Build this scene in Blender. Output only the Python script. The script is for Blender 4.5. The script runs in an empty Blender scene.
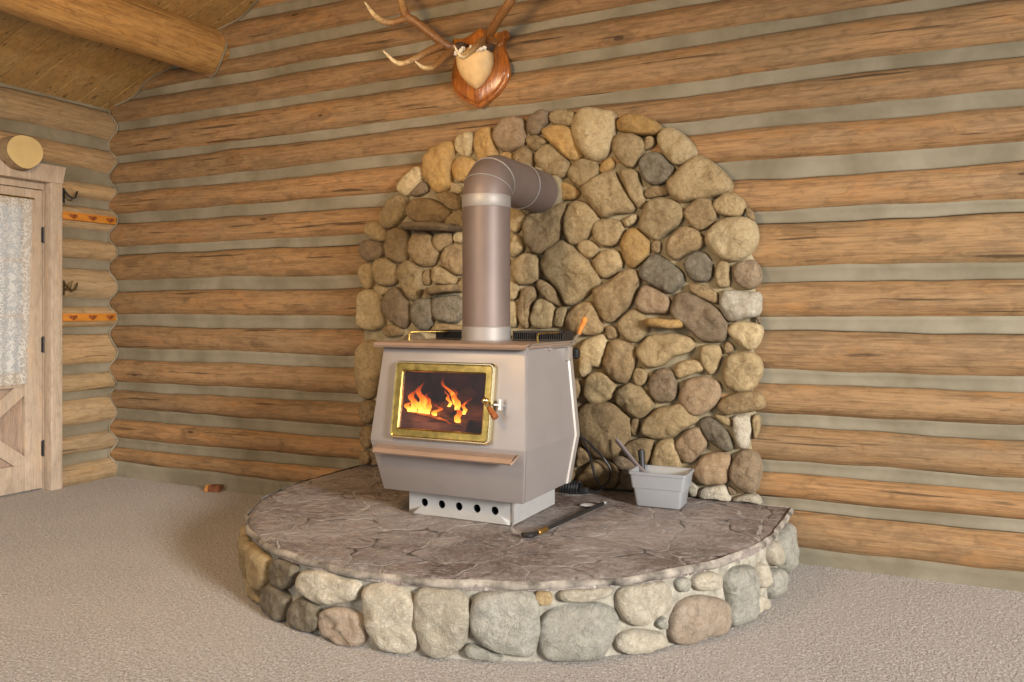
import bpy, bmesh, math, random
from mathutils import Vector, Matrix, noise
random.seed(7)
PI = math.pi
C = bpy.context.scene.collection
WL = {}                                   # world location of every object made here

# ------------------------------------------------------------------ materials
class NT:
    """small helper to write node trees"""
    def __init__(s, name):
        s.m = bpy.data.materials.new(name); s.m.use_nodes = True
        s.t = s.m.node_tree; s.t.nodes.clear()
        s.out = s.n('ShaderNodeOutputMaterial')
    def n(s, ty, **kw):
        nd = s.t.nodes.new(ty)
        for k, v in kw.items():
            if k.startswith('i_'):
                nd.inputs[k[2:].replace('_', ' ')].default_value = v
            else:
                setattr(nd, k, v)
        return nd
    def l(s, a, b): s.t.links.new(a, b)
    def coord(s, scale=(1, 1, 1), kind='Object', loc=(0, 0, 0), rand=False):
        tc = s.n('ShaderNodeTexCoord'); mp = s.n('ShaderNodeMapping')
        mp.inputs['Scale'].default_value = scale; mp.inputs['Location'].default_value = loc
        src = tc.outputs[kind]
        if rand:
            oi = s.n('ShaderNodeObjectInfo'); vm = s.n('ShaderNodeVectorMath', operation='MULTIPLY_ADD')
            s.l(oi.outputs['Random'], vm.inputs[0]); vm.inputs[1].default_value = (37, 53, 71); s.l(src, vm.inputs[2]); src = vm.outputs[0]
        s.l(src, mp.inputs['Vector']); return mp.outputs['Vector']
    def noise(s, vec, scale, detail=4, rough=.55, dist=0):
        nd = s.n('ShaderNodeTexNoise'); nd.inputs['Scale'].default_value = scale
        nd.inputs['Detail'].default_value = detail; nd.inputs['Roughness'].default_value = rough
        nd.inputs['Distortion'].default_value = dist; s.l(vec, nd.inputs['Vector']); return nd.outputs['Fac']
    def vor(s, vec, scale, feature='F1', rnd=1.0):
        nd = s.n('ShaderNodeTexVoronoi', feature=feature); nd.inputs['Scale'].default_value = scale
        nd.inputs['Randomness'].default_value = rnd
        s.l(vec, nd.inputs['Vector']); return nd
    def ramp(s, fac, stops, interp='LINEAR'):
        r = s.n('ShaderNodeValToRGB'); cr = r.color_ramp; cr.interpolation = interp
        while len(cr.elements) < len(stops): cr.elements.new(.5)
        for e, (p, c) in zip(cr.elements, stops):
            e.position = p; e.color = (c, c, c, 1) if not isinstance(c, tuple) else (c + (1,) if len(c) == 3 else c)
        s.l(fac, r.inputs['Fac']); return r.outputs['Color']
    def mix(s, fac, a, b, mode='MIX'):
        m = s.n('ShaderNodeMix', data_type='RGBA', blend_type=mode)
        for v, i in ((fac, 0), (a, 6), (b, 7)):
            if isinstance(v, (int, float)): m.inputs[i].default_value = v
            elif isinstance(v, tuple): m.inputs[i].default_value = v + (1,) if len(v) == 3 else v
            else: s.l(v, m.inputs[i])
        return m.outputs[2]
    def math(s, op, a, b=0.0):
        m = s.n('ShaderNodeMath', operation=op)
        for v, i in ((a, 0), (b, 1)):
            if isinstance(v, (int, float)): m.inputs[i].default_value = v
            else: s.l(v, m.inputs[i])
        return m.outputs[0]
    def bump(s, h, strength=.5, dist=.01, normal=None):
        b = s.n('ShaderNodeBump'); b.inputs['Strength'].default_value = strength; b.inputs['Distance'].default_value = dist
        s.l(h, b.inputs['Height'])
        if normal is not None: s.l(normal, b.inputs['Normal'])
        return b.outputs['Normal']
    def bsdf(s, col=None, rough=.6, metal=0.0, normal=None, spec=.5):
        p = s.n('ShaderNodeBsdfPrincipled')
        for v, nm in ((col, 'Base Color'), (rough, 'Roughness'), (metal, 'Metallic')):
            if v is None: continue
            if isinstance(v, (int, float)): p.inputs[nm].default_value = v
            elif isinstance(v, tuple): p.inputs[nm].default_value = v + (1,)
            else: s.l(v, p.inputs[nm])
        p.inputs['Specular IOR Level'].default_value = spec
        if normal is not None: s.l(normal, p.inputs['Normal'])
        s.l(p.outputs[0], s.out.inputs['Surface']); return p

def wood(name, c1, c2, c3, ax=0, stretch=10, sc=1.0, knots=True, rough=.55, dark=.35, rand=False, attr=None, checks=True, spec=.35):
    t = NT(name)
    s = [stretch * sc] * 3; s[ax] = sc
    v = t.coord(tuple(s), rand=rand)
    sb = [3.2 * sc] * 3; sb[ax] = .7 * sc
    vb = t.coord(tuple(sb), rand=rand)
    g = t.noise(v, 3.2, 6, .62, .7)
    g2 = t.noise(v, 9.0, 4, .6, .3)
    patch = t.noise(vb, 1.6, 3, .55, .4)
    col = t.mix(t.ramp(patch, [(.38, 0.0), (.64, 1.0)]), c1, c2)
    col = t.mix(t.ramp(g, [(.44, 0.0), (.68, .75)]), col, c3)
    p2 = t.noise(t.coord(tuple(x * 1.7 for x in sb), rand=rand, loc=(7, 1, 4)), 2.2, 4, .65, .9)
    col = t.mix(t.ramp(p2, [(.54, 0.0), (.76, .6)]), col, tuple(min(1, x * k) for x, k in zip(c1, (1.18, .94, .62))))
    col = t.mix(t.ramp(p2, [(.26, .55), (.44, 0.0)]), col, tuple(x * .62 for x in c2))
    if attr:
        a = t.n('ShaderNodeAttribute', attribute_name=attr)
        col = t.mix(.55, col, t.ramp(a.outputs['Fac'], [(0.0, (.36, .32, .29)), (.35, (.55, .51, .46)), (.7, (.57, .47, .37)), (1.0, (.45, .41, .34))]), 'OVERLAY')
    so = [11 * sc] * 3; so[ax] = 4.5 * sc
    mo = t.noise(t.coord(tuple(so), rand=rand, loc=(2, 8, 5)), 2.0, 6, .7, .8)
    col = t.mix(t.ramp(mo, [(.50, 0.0), (.74, .75)]), col, tuple(x * .8 for x in c3))
    col = t.mix(t.ramp(mo, [(.28, .4), (.44, 0.0)]), col, tuple(min(1, x * 1.25) for x in c1))
    sf = [150 * sc] * 3; sf[ax] = 9 * sc
    fi = t.noise(t.coord(tuple(sf), rand=rand), 1.0, 3, .6)
    col = t.mix(t.ramp(fi, [(.52, 0.0), (.72, .5)]), col, c3)
    h = g
    if checks:
        sk = [26 * sc] * 3; sk[ax] = 1.1 * sc
        k = t.noise(t.coord(tuple(sk), rand=rand, loc=(3, 5, 9)), 1.35, 2, .5, .25)
        km = t.ramp(k, [(.665, 0.0), (.71, 1.0)])
        col = t.mix(t.math('MULTIPLY', km, .7), col, tuple(x * dark * .5 for x in c3))
    if knots:
        sv = [5.5 * sc] * 3; sv[ax] = 2.0 * sc
        vo = t.vor(t.coord(tuple(sv), rand=rand), 1.0)
        gate = t.n('ShaderNodeSeparateColor'); t.l(vo.outputs['Color'], gate.inputs[0])
        thr = t.math('MULTIPLY', t.math('GREATER_THAN', gate.outputs[0], .45), .085)
        kn = t.math('LESS_THAN', t.math('ADD', vo.outputs['Distance'], t.math('MULTIPLY', g2, .05)), thr)
        ring = t.math('LESS_THAN', vo.outputs['Distance'], t.math('MULTIPLY', thr, 2.2))
        col = t.mix(t.math('MULTIPLY', ring, .35), col, tuple(x * .75 for x in c3))
        col = t.mix(t.math('MULTIPLY', kn, .8), col, tuple(x * dark for x in c3))
    n = t.bump(t.math('ADD', g, t.math('MULTIPLY', g2, .5)), .35, .008)
    t.bsdf(col, rough, 0, n, spec)
    return t.m

def stone_mat(name, c1, c2, c3, sheen=.7):
    t = NT(name)
    v = t.coord((1, 1, 1), rand=True)
    big = t.noise(v, 11, 6, .7, 1.2); mid = t.noise(v, 40, 6, .78, .8); fine = t.noise(v, 190, 3, .7)
    oi = t.n('ShaderNodeObjectInfo')
    col = t.mix(t.ramp(big, [(.35, 0.0), (.65, 1.0)]), c1, c2)
    col = t.mix(t.ramp(mid, [(.45, 0.0), (.66, .85)]), col, c3)
    sp = t.noise(v, 16, 5, .7, .5)
    col = t.mix(t.ramp(sp, [(.56, 0.0), (.74, .6)]), col, tuple(x * .5 for x in c3))
    col = t.mix(t.ramp(sp, [(.28, .5), (.42, 0.0)]), col, tuple(min(1, x * 1.3) for x in c2))
    col = t.mix(t.ramp(fine, [(.55, 0.0), (.72, .45)]), col, tuple(x * .35 for x in c1))
    br = t.ramp(oi.outputs['Random'], [(0.0, .40), (1.0, .60)])
    col = t.mix(.8, col, br, 'OVERLAY')
    h = t.math('ADD', t.math('MULTIPLY', big, .8), t.math('ADD', t.math('MULTIPLY', mid, .5), t.math('MULTIPLY', fine, .25)))
    t.bsdf(col, sheen, 0, t.bump(h, .9, .02), .25)
    return t.m

def plain(name, col, rough=.5, metal=0.0, var=.12, nscale=14, bump=.0, spec=.5, stretch=(1, 1, 1)):
    t = NT(name)
    v = t.coord(stretch)
    n = t.noise(v, nscale, 5, .6)
    c = t.mix(t.ramp(n, [(.3, 0.0), (.7, 1.0)]), tuple(x * (1 - var) for x in col), tuple(min(1, x * (1 + var)) for x in col))
    nr = t.bump(n, bump, .005) if bump else None
    t.bsdf(c, rough, metal, nr, spec)
    return t.m

M = {}
M['log'] = wood('log_wood', (.33, .205, .102), (.26, .178, .10), (.135, .078, .038), 0, 26, attr='tone', rough=.62, spec=.25)
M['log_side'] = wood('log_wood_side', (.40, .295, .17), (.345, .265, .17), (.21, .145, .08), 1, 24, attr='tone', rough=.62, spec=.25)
M['beam'] = wood('beam_wood', (.52, .32, .12), (.42, .24, .085), (.22, .105, .035), 1, 20, spec=.45)
M['plank'] = wood('plank_wood', (.42, .31, .145), (.36, .25, .11), (.24, .155, .065), 0, 20, attr='tone')
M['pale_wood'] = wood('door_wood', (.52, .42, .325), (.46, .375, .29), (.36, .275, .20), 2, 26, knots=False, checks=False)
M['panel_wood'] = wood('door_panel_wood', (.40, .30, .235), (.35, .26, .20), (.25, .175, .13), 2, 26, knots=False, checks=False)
M['end_grain'] = plain('end_grain', (.56, .42, .19), .7, var=.1, nscale=9)
M['orange_wood'] = wood('orange_board', (.56, .235, .035), (.48, .18, .025), (.42, .14, .02), 1, 20, knots=False, checks=False, rough=.35)
M['plaque'] = wood('plaque_wood', (.42, .145, .025), (.30, .085, .014), (.12, .032, .008), 2, 9, knots=False, checks=False, rough=.22, spec=.6)
M['handle_wood'] = wood('handle_wood', (.62, .28, .08), (.50, .20, .05), (.3, .11, .03), 2, 20, knots=False, checks=False, rough=.3, rand=True)
M['dark_handle'] = wood('dark_handle_wood', (.32, .10, .03), (.24, .07, .02), (.13, .035, .01), 2, 20, knots=False, checks=False, rough=.3)

def chink_mat():
    t = NT('chinking')
    v = t.coord((1, 1, 1))
    n = t.noise(v, 3, 4, .6, .3); f = t.noise(v, 60, 3, .6)
    col = t.mix(t.ramp(n, [(.35, 0.0), (.65, 1.0)]), (.17, .145, .098), (.255, .225, .165))
    t.bsdf(col, .85, 0, t.bump(t.math('ADD', n, t.math('MULTIPLY', f, .4)), .25, .006), .2)
    return t.m
M['chink'] = chink_mat()

def carpet_mat():
    t = NT('carpet')
    v = t.coord((1, 1, 1))
    f = t.noise(v, 120, 3, .75); m = t.noise(v, 62, 4, .7, .4); b = t.noise(v, 1.7, 3, .6)
    lo = t.ramp(f, [(.36, (.28, .24, .215)), (.50, (.69, .635, .60)), (.64, (.92, .88, .85))])
    col = t.mix(t.ramp(m, [(.34, .75), (.6, 0.0)]), lo, (.45, .375, .32))
    col = t.mix(t.ramp(b, [(.4, 0.0), (.7, .22)]), col, (.76, .68, .61))
    h = t.math('ADD', t.math('MULTIPLY', f, .6), m)
    t.bsdf(col, .95, 0, t.bump(h, 1.0, .03), .1)
    return t.m
M['carpet'] = carpet_mat()

def flag_mat():
    t = NT('flagstone')
    v0 = t.coord((1, 1, .2))
    warp = t.n('ShaderNodeTexNoise'); warp.inputs['Scale'].default_value = 2.6; warp.inputs['Detail'].default_value = 5
    t.l(v0, warp.inputs['Vector'])
    vm = t.n('ShaderNodeVectorMath', operation='MULTIPLY_ADD'); t.l(warp.outputs['Color'], vm.inputs[0]); vm.inputs[1].default_value = (.30, .30, 0); t.l(v0, vm.inputs[2])
    v = vm.outputs[0]
    e = t.vor(v, 3.1, 'DISTANCE_TO_EDGE'); cell = t.vor(v, 3.1)
    sep = t.n('ShaderNodeSeparateColor'); t.l(cell.outputs['Color'], sep.inputs[0])
    rip = t.noise(v, 5, 8, .68, 1.6); fine = t.noise(v, 46, 6, .72, .6)
    col = t.mix(t.ramp(sep.outputs[0], [(0.0, 0.0), (1.0, 1.0)]), (.165, .103, .080), (.29, .228, .203))
    col = t.mix(t.ramp(rip, [(.40, 0.0), (.62, .8)]), col, (.078, .050, .042))
    col = t.mix(t.ramp(fine, [(.52, 0.0), (.68, .85)]), col, (.52, .46, .43))
    wob = t.math('MULTIPLY', t.noise(v0, 9, 4, .6), .020)
    line = t.ramp(t.math('SUBTRACT', e.outputs['Distance'], wob), [(.0, 1.0), (.006, 0.0)])
    vein = t.noise(v, 3.4, 6, .7, 2.2); vl = t.ramp(vein, [(.485, 0.0), (.50, .55), (.515, 0.0)])
    col = t.mix(vl, col, (.50, .44, .41))
    pale_patch = t.noise(t.coord((1, 1, .2), loc=(.6, -.2, 0)), 1.1, 5, .65, .4)  # broad pale grey patches over the flags
    col = t.mix(t.ramp(t.math('MULTIPLY', pale_patch, t.ramp(fine, [(.3, .75), (.7, 1.0)])), [(.36, 0.0), (.56, .75)]), col, (.45, .395, .375))
    brk = t.ramp(t.noise(v0, 4.5, 3, .6), [(.42, 0.0), (.52, 1.0)])
    col = t.mix(t.math('MULTIPLY', line, .85), col, t.mix(brk, (.045, .034, .03), (.52, .47, .43)))
    h = t.math('ADD', t.math('MULTIPLY', rip, 1.3), t.math('ADD', t.math('MULTIPLY', fine, .5), t.math('MULTIPLY', line, -.35)))
    t.bsdf(col, t.ramp(rip, [(.3, .30), (.7, .55)]), 0, t.bump(h, 1.0, .04), .5)
    return t.m
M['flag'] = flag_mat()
M['mortar'] = plain('mortar', (.26, .215, .135), .9, var=.25, nscale=18, bump=.8, spec=.15)
M['rim'] = plain('rough_rim', (.24, .21, .178), .85, var=.85, nscale=11, bump=1.0, spec=.2)
M['mortar_pale'] = plain('mortar_pale', (.30, .275, .225), .85, var=.4, nscale=24, bump=.9, spec=.2)
ST = dict(t=stone_mat('stone_tan', (.31, .225, .115), (.40, .30, .165), (.20, .14, .07)),
          p=stone_mat('stone_pale_tan', (.42, .32, .175), (.50, .395, .235), (.29, .21, .11)),
          g=stone_mat('stone_golden', (.44, .27, .09), (.38, .25, .11), (.26, .15, .055)),
          b=stone_mat('stone_brown', (.245, .168, .085), (.32, .228, .12), (.15, .10, .052)),
          d=stone_mat('stone_dark', (.20, .145, .09), (.28, .205, .13), (.12, .09, .06)),
          k=stone_mat('stone_charcoal', (.155, .128, .088), (.235, .20, .145), (.085, .07, .048)),
          r=stone_mat('stone_reddish', (.30, .205, .12), (.36, .26, .165), (.21, .14, .08)),
          w=stone_mat('stone_whitish', (.42, .365, .275), (.32, .285, .22), (.56, .51, .42)),
          c=stone_mat('stone_clay', (.34, .26, .19), (.40, .33, .255), (.24, .18, .13)),
          s=stone_mat('stone_grey', (.30, .285, .24), (.38, .36, .305), (.21, .20, .17)))
M['stove'] = plain('stove_paint', (.262, .234, .224), .45, .25, var=.06, nscale=5, spec=.5)
M['stove_lip'] = plain('stove_lip_paint', (.33, .235, .185), .38, .45, var=.1, nscale=8)
M['stove_trim'] = plain('stove_trim_metal', (.50, .455, .415), .32, .6, var=.06)
M['plinth'] = plain('plinth_grey', (.40, .395, .385), .45, .25, var=.06)
M['pipe'] = plain('pipe_metal', (.150, .112, .100), .52, .25, var=.16, nscale=6, stretch=(1, 1, .4))
M['pipe_grey'] = plain('pipe_sleeve', (.26, .24, .228), .52, .3, var=.1, nscale=6)
M['brass'] = plain('brass', (.40, .285, .085), .30, 1.0, var=.5, nscale=22)
M['brass_edge'] = plain('polished_brass', (.70, .60, .38), .25, 1.0, var=.08)
M['steel'] = plain('steel', (.62, .60, .57), .28, .9, var=.08)
M['iron'] = plain('black_iron', (.022, .020, .020), .45, .4, var=.3, nscale=30, bump=.2)
M['rubber'] = plain('black_rubber', (.014, .014, .015), .5, 0, var=.2)
M['firebrick'] = plain('sooty_firebox', (.15, .062, .055), .8, 0, var=.5, nscale=9, bump=.4)
M['char'] = wood('charred_log', (.30, .16, .09), (.20, .10, .06), (.08, .04, .025), 0, 12, knots=False)
M['tub'] = plain('grey_plastic', (.25, .258, .272), .38, 0, var=.02)
M['scoop'] = plain('mauve_grey_plastic', (.245, .205, .21), .4, 0, var=.06)
M['antler'] = None
M['leather'] = plain('tan_leather', (.66, .45, .22), .6, 0, var=.12, nscale=22, bump=.3)
M['fluff'] = plain('white_fluff', (.85, .82, .76), .9, 0, var=.1)
M['fur'] = plain('dark_brown_hide', (.06, .035, .02), .8, 0, var=.4, nscale=40, bump=.4)
M['bark'] = plain('bark', (.16, .055, .016), .7, 0, var=.6, nscale=30, bump=.6)
M['bark_lit'] = plain('bark_lit_side', (.50, .22, .06), .7, 0, var=.3, nscale=40)
M['paper'] = plain('paper_scrap', (.45, .43, .40), .8, 0, var=.05)
M['lamp_white'] = plain('lamp_white', (.8, .8, .78), .5, 0, var=.02)

def antler_mat():
    t = NT('antler')
    a = t.n('ShaderNodeAttribute', attribute_name='tip')
    v = t.coord((1, 1, 1)); n = t.noise(v, 60, 4, .6, 1.0)
    c = t.ramp(a.outputs['Fac'], [(0.0, (.15, .062, .018)), (.5, (.26, .125, .042)), (.8, (.50, .34, .155)), (1.0, (.74, .62, .40))])
    c = t.mix(t.ramp(n, [(.45, 0.0), (.65, .6)]), c, (.11, .045, .014))
    t.bsdf(c, .38, 0, t.bump(n, .5, .006), .5)
    return t.m
M['antler'] = antler_mat()

def lace_mat():
    t = NT('lace')
    v = t.coord((1, 1, 1), 'Object')
    a = t.noise(v, 30, 2, .5, 1.5); f = t.vor(v, 150).outputs['Distance']
    flower = t.ramp(a, [(.46, 0.0), (.53, 1.0)])
    hole = t.ramp(f, [(.20, 0.0), (.42, .75)])
    alpha = t.math('MAXIMUM', t.math('MULTIPLY', flower, .97), t.math('SUBTRACT', .86, t.math('MULTIPLY', hole, .55)))
    d = t.n('ShaderNodeBsdfDiffuse'); d.inputs['Color'].default_value = (.86, .85, .82, 1)
    tl = t.n('ShaderNodeBsdfTranslucent'); tl.inputs['Color'].default_value = (.75, .75, .72, 1)
    ms = t.n('ShaderNodeMixShader'); ms.inputs[0].default_value = .5; t.l(d.outputs[0], ms.inputs[1]); t.l(tl.outputs[0], ms.inputs[2])
    tr = t.n('ShaderNodeBsdfTransparent'); mx = t.n('ShaderNodeMixShader')
    t.l(alpha, mx.inputs[0]); t.l(tr.outputs[0], mx.inputs[1]); t.l(ms.outputs[0], mx.inputs[2]); t.l(mx.outputs[0], t.out.inputs['Surface'])
    return t.m
M['lace'] = lace_mat()

def glass_mat(name, tint, gloss=.06):
    t = NT(name)
    tr = t.n('ShaderNodeBsdfTransparent'); tr.inputs['Color'].default_value = tint + (1,)
    g = t.n('ShaderNodeBsdfGlossy'); g.inputs['Roughness'].default_value = .08; g.inputs['Color'].default_value = (.9, .85, .85, 1)
    mx = t.n('ShaderNodeMixShader'); mx.inputs[0].default_value = gloss
    t.l(tr.outputs[0], mx.inputs[1]); t.l(g.outputs[0], mx.inputs[2]); t.l(mx.outputs[0], t.out.inputs['Surface'])
    return t.m
M['glass'] = glass_mat('window_glass', (.95, .96, .96), .05)
M['stove_glass'] = glass_mat('smoked_stove_glass', (.84, .74, .74), .07)

def flame_mat():
    t = NT('flame')
    tc = t.n('ShaderNodeTexCoord'); sp = t.n('ShaderNodeSeparateXYZ'); t.l(tc.outputs['Generated'], sp.inputs[0])
    v = t.coord((1, 1, .45)); n = t.noise(v, 24, 4, .6, 1.5)
    hgt = t.math('ADD', sp.outputs[2], t.math('MULTIPLY', t.math('SUBTRACT', n, .5), .55))
    col = t.ramp(hgt, [(.0, (1.0, .62, .10)), (.22, (1.0, .42, .035)), (.5, (1.0, .19, .01)), (.9, (.7, .06, .004))])
    st = t.ramp(hgt, [(.0, 1.0), (.35, .55), (.7, .24), (1.0, .1)])
    al = t.ramp(hgt, [(.25, .92), (.6, .6), (.98, .12)])
    e = t.n('ShaderNodeEmission'); t.l(col, e.inputs['Color']); t.l(t.math('MULTIPLY', st, 4.6), e.inputs['Strength'])
    tr = t.n('ShaderNodeBsdfTransparent'); mx = t.n('ShaderNodeMixShader')
    t.l(al, mx.inputs[0]); t.l(tr.outputs[0], mx.inputs[1]); t.l(e.outputs[0], mx.inputs[2]); t.l(mx.outputs[0], t.out.inputs['Surface'])
    return t.m
M['flame'] = flame_mat()
def ember_mat():
    t = NT('embers'); e = t.n('ShaderNodeEmission'); v = t.coord(); n = t.noise(v, 40, 3)
    t.l(t.ramp(n, [(.4, (.25, .02, .0)), (.7, (1, .28, .03))]), e.inputs['Color']); e.inputs['Strength'].default_value = 1.6
    t.l(e.outputs[0], t.out.inputs['Surface']); return t.m
M['ember'] = ember_mat()

# ------------------------------------------------------------------ object helpers
def empty(name, loc, label=None, cat=None, group=None, kind=None):
    o = bpy.data.objects.new(name, None); C.objects.link(o)
    o.location = loc; o.empty_display_size = .1; WL[o.name] = Vector(loc)
    return tag(o, label, cat, group, kind)
def tag(o, label=None, cat=None, group=None, kind=None):
    for k, v in (('label', label), ('category', cat), ('group', group), ('kind', kind)):
        if v: o[k] = v
    return o
def build(name, bm, mat, parent=None, smooth=True, sharp=35, recalc=True):
    """link a bmesh authored in world coordinates as one object with its origin at its own centre"""
    if recalc: bmesh.ops.recalc_face_normals(bm, faces=bm.faces[:])
    lo = Vector((min(v.co[i] for v in bm.verts) for i in range(3))); hi = Vector((max(v.co[i] for v in bm.verts) for i in range(3)))
    c = Vector(((lo.x + hi.x) / 2, (lo.y + hi.y) / 2, lo.z))
    bmesh.ops.translate(bm, verts=bm.verts[:], vec=-c)
    me = bpy.data.meshes.new(name); bm.to_mesh(me); bm.free()
    mats = mat if isinstance(mat, (list, tuple)) else [mat]
    for m in mats: me.materials.append(m)
    if smooth:
        for p in me.polygons: p.use_smooth = True
        if sharp: me.set_sharp_from_angle(angle=math.radians(sharp))
    o = bpy.data.objects.new(name, me); C.objects.link(o); WL[o.name] = c
    if parent is not None:
        o.parent = parent; o.location = c - WL[parent.name]
    else: o.location = c
    return o
def nb(): return bmesh.new()
def box(bm, x0, x1, y0, y1, z0, z1, bev=0.0, seg=2, mi=0):
    t = bmesh.new()
    bmesh.ops.create_cube(t, size=1)
    for v in t.verts: v.co = Vector(((x0 + x1) / 2 + v.co.x * (x1 - x0), (y0 + y1) / 2 + v.co.y * (y1 - y0), (z0 + z1) / 2 + v.co.z * (z1 - z0)))
    if bev: bmesh.ops.bevel(t, geom=t.edges[:], offset=bev, segments=seg, affect='EDGES', profile=.5)
    merge(bm, t, mi)
def merge(bm, t, mi=0, mat=None):
    mp = {}
    for v in t.verts: mp[v] = bm.verts.new(mat @ v.co if mat else v.co)
    for f in t.faces:
        try: nf = bm.faces.new([mp[v] for v in f.verts]); nf.material_index = mi
        except ValueError: pass
    t.free()
def loft(bm, rings, closed=True, cap0=True, cap1=True, mi=0):
    V = [[bm.verts.new(p) for p in r] for r in rings]
    n = len(V[0])
    for a, b in zip(V, V[1:]):
        for i in range(n if closed else n - 1):
            j = (i + 1) % n
            f = bm.faces.new((a[i], a[j], b[j], b[i])); f.material_index = mi
    if closed and cap0: f = bm.faces.new(V[0][::-1]); f.material_index = mi
    if closed and cap1: f = bm.faces.new(V[-1]); f.material_index = mi
    return V
def spline(P, k=6):
    P = [Vector(p) for p in P]; out = []
    for i in range(len(P) - 1):
        a, b, c, d = P[max(0, i - 1)], P[i], P[i + 1], P[min(len(P) - 1, i + 2)]
        for j in range(k):
            t = j / k
            out.append(.5 * ((2 * b) + (c - a) * t + (2 * a - 5 * b + 4 * c - d) * t * t + (3 * b - a - 3 * c + d) * t ** 3))
    out.append(P[-1]); return out
def tube(bm, P, r, n=12, mi=0, flat=1.0):
    """swept round tube; r a number or one radius per point"""
    P = [Vector(p) for p in P]
    R = [r] * len(P) if isinstance(r, (int, float)) else r
    rings = []; up = None
    for i, p in enumerate(P):
        d = (P[min(i + 1, len(P) - 1)] - P[max(i - 1, 0)]).normalized()
        if up is None:
            up = Vector((0, 0, 1)) if abs(d.z) < .9 else Vector((0, 1, 0))
        u = (up - d * up.dot(d)).normalized(); w = d.cross(u); up = u
        rings.append([p + (u * math.cos(2 * PI * k / n) + w * math.sin(2 * PI * k / n) * flat) * R[i] for k in range(n)])
    loft(bm, rings, mi=mi)
def interp(vals, n):
    out = []
    for i in range(n):
        t = i / (n - 1) * (len(vals) - 1); k = min(int(t), len(vals) - 2); f = t - k
        out.append(vals[k] * (1 - f) + vals[k + 1] * f)
    return out
def fbm(x, y=0, z=0): return noise.noise(Vector((x, y, z)))

# ------------------------------------------------------------------ the setting
def ceil_z(x): return 2.69 + .395 * x if x < 4.6 else 2.69 + .395 * (9.2 - x)
# chinking bands, top/bottom height at the left end and at the right end of the wall
BACK = [(3.93, 3.87, 3.95, 3.89), (3.68, 3.62, 3.70, 3.64), (3.43, 3.375, 3.45, 3.39), (3.19, 3.135, 3.21, 3.155),
        (2.960, 2.900, 3.0, 2.94), (2.790, 2.730, 2.805, 2.745), (2.575, 2.52, 2.60, 2.55), (2.33, 2.285, 2.362, 2.303), (2.122, 2.068, 2.158, 2.092),
        (1.915, 1.842, 1.936, 1.846), (1.672, 1.616, 1.684, 1.631), (1.43, 1.353, 1.41, 1.346), (1.178, 1.10, 1.179, 1.11),
        (.937, .858, .918, .855), (.70, .632, .716, .651), (.505, .424, .490, .430), (.287, .216, .316, .256), (.118, -.03, .078, -.03)]
SIDE = [(2.70, 2.655), (2.44, 2.373), (2.205, 2.115), (2.007, 1.945), (1.784, 1.71), (1.574, 1.501), (1.299, 1.241), (1.102, 1.045),
        (.836, .773), (.648, .591), (.417, .345), (.215, .142), (-.01, -.08)]
def band_edges(bands, s, s0, s1, seed):
    f = min(1, max(0, (s - s0) / (s1 - s0))); out = []
    for i, b in enumerate(bands):
        if len(b) == 2: b = (b[0], b[1], b[0], b[1])
        t = b[0] * (1 - f) + b[2] * f; o = b[1] * (1 - f) + b[3] * f
        t += .012 * fbm(s * 1.3, i * 7.3 + seed) + .006 * fbm(s * 5, i * 3.1 + seed)
        o += .012 * fbm(s * 1.3, i * 5.7 + seed + 40) + .006 * fbm(s * 5, i * 2.7 + seed + 9)
        out.append((t, o))
    return out
def bulge(t, h): return h * max(0.0, 1 - abs(t) ** 2.5) ** .58
def log_wall(bands, s0, s1, step, ref0, ref1, seed, place, keep, h=.088):
    """one mesh of logs, one of the chinking between them; place(s, b, z) -> point"""
    lb, cb = nb(), nb()
    lay = lb.faces.layers.float.new('tone')
    N = int(round((s1 - s0) / step)); K = 13
    S = [s0 + (s1 - s0) * i / N for i in range(N + 1)]
    E = [band_edges(bands, s, ref0, ref1, seed) for s in S]
    for i in range(len(bands) - 1):
        cols = []; tone = random.random()
        hh = h * random.uniform(.88, 1.1)
        for s, e in zip(S, E):
            zt, zb = e[i][1] + .008, e[i + 1][0] - .019; c = []
            for k in range(K):
                t = -math.cos(PI * k / (K - 1)); t = .55 * t + .45 * (2 * k / (K - 1) - 1)
                z = (zt + zb) / 2 - t * (zt - zb) / 2
                d = .007 * fbm(s * 2.2, z * 7, seed + i) + .003 * fbm(s * 9, z * 30, seed + i)
                c.append(lb.verts.new(place(s, bulge(t, hh) + d * (1 - t * t), z)))
            cols.append(c)
        for a in range(N):
            for k in range(K - 1):
                zz = max(cols[a][k].co.z, cols[a + 1][k].co.z)
                if keep(S[a], S[a + 1], cols[a][k + 1].co.z, zz):
                    f = lb.faces.new((cols[a][k], cols[a + 1][k], cols[a + 1][k + 1], cols[a][k + 1])); f[lay] = tone
    for i in range(len(bands)):
        cols = []
        for s, e in zip(S, E):
            zt, zb = e[i]; w = zt - zb
            cols.append([cb.verts.new(place(s, q + .002 * fbm(s * 6, z * 9, i), z)) for z, q in
                         ((zt + .02, .02), (zt + .003, .056), (zt - w * .25, .047), (zb + w * .3, .043), (zb + .004, .047), (zb - .003, .043), (zb + .006, -.01))])
        for a in range(N):
            for k in range(6):
                if keep(S[a], S[a + 1], cols[a][k + 1].co.z, cols[a][k].co.z):
                    cb.faces.new((cols[a][k], cols[a + 1][k], cols[a + 1][k + 1], cols[a][k + 1]))
    for b in (lb, cb):
        loose = [v for v in b.verts if not v.link_faces]; bmesh.ops.delete(b, geom=loose, context='VERTS')
    return lb, cb
Y0, X0 = .02, -.088                       # chinking planes of the back wall and of the left wall
back_l, back_c = log_wall(BACK, -.16, 7.0, .06, .8, 4.6, 3, lambda s, b, z: Vector((s, Y0 - b, z)),
                          lambda a, b, zl, zh: zl < ceil_z(a) + .12)
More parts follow.
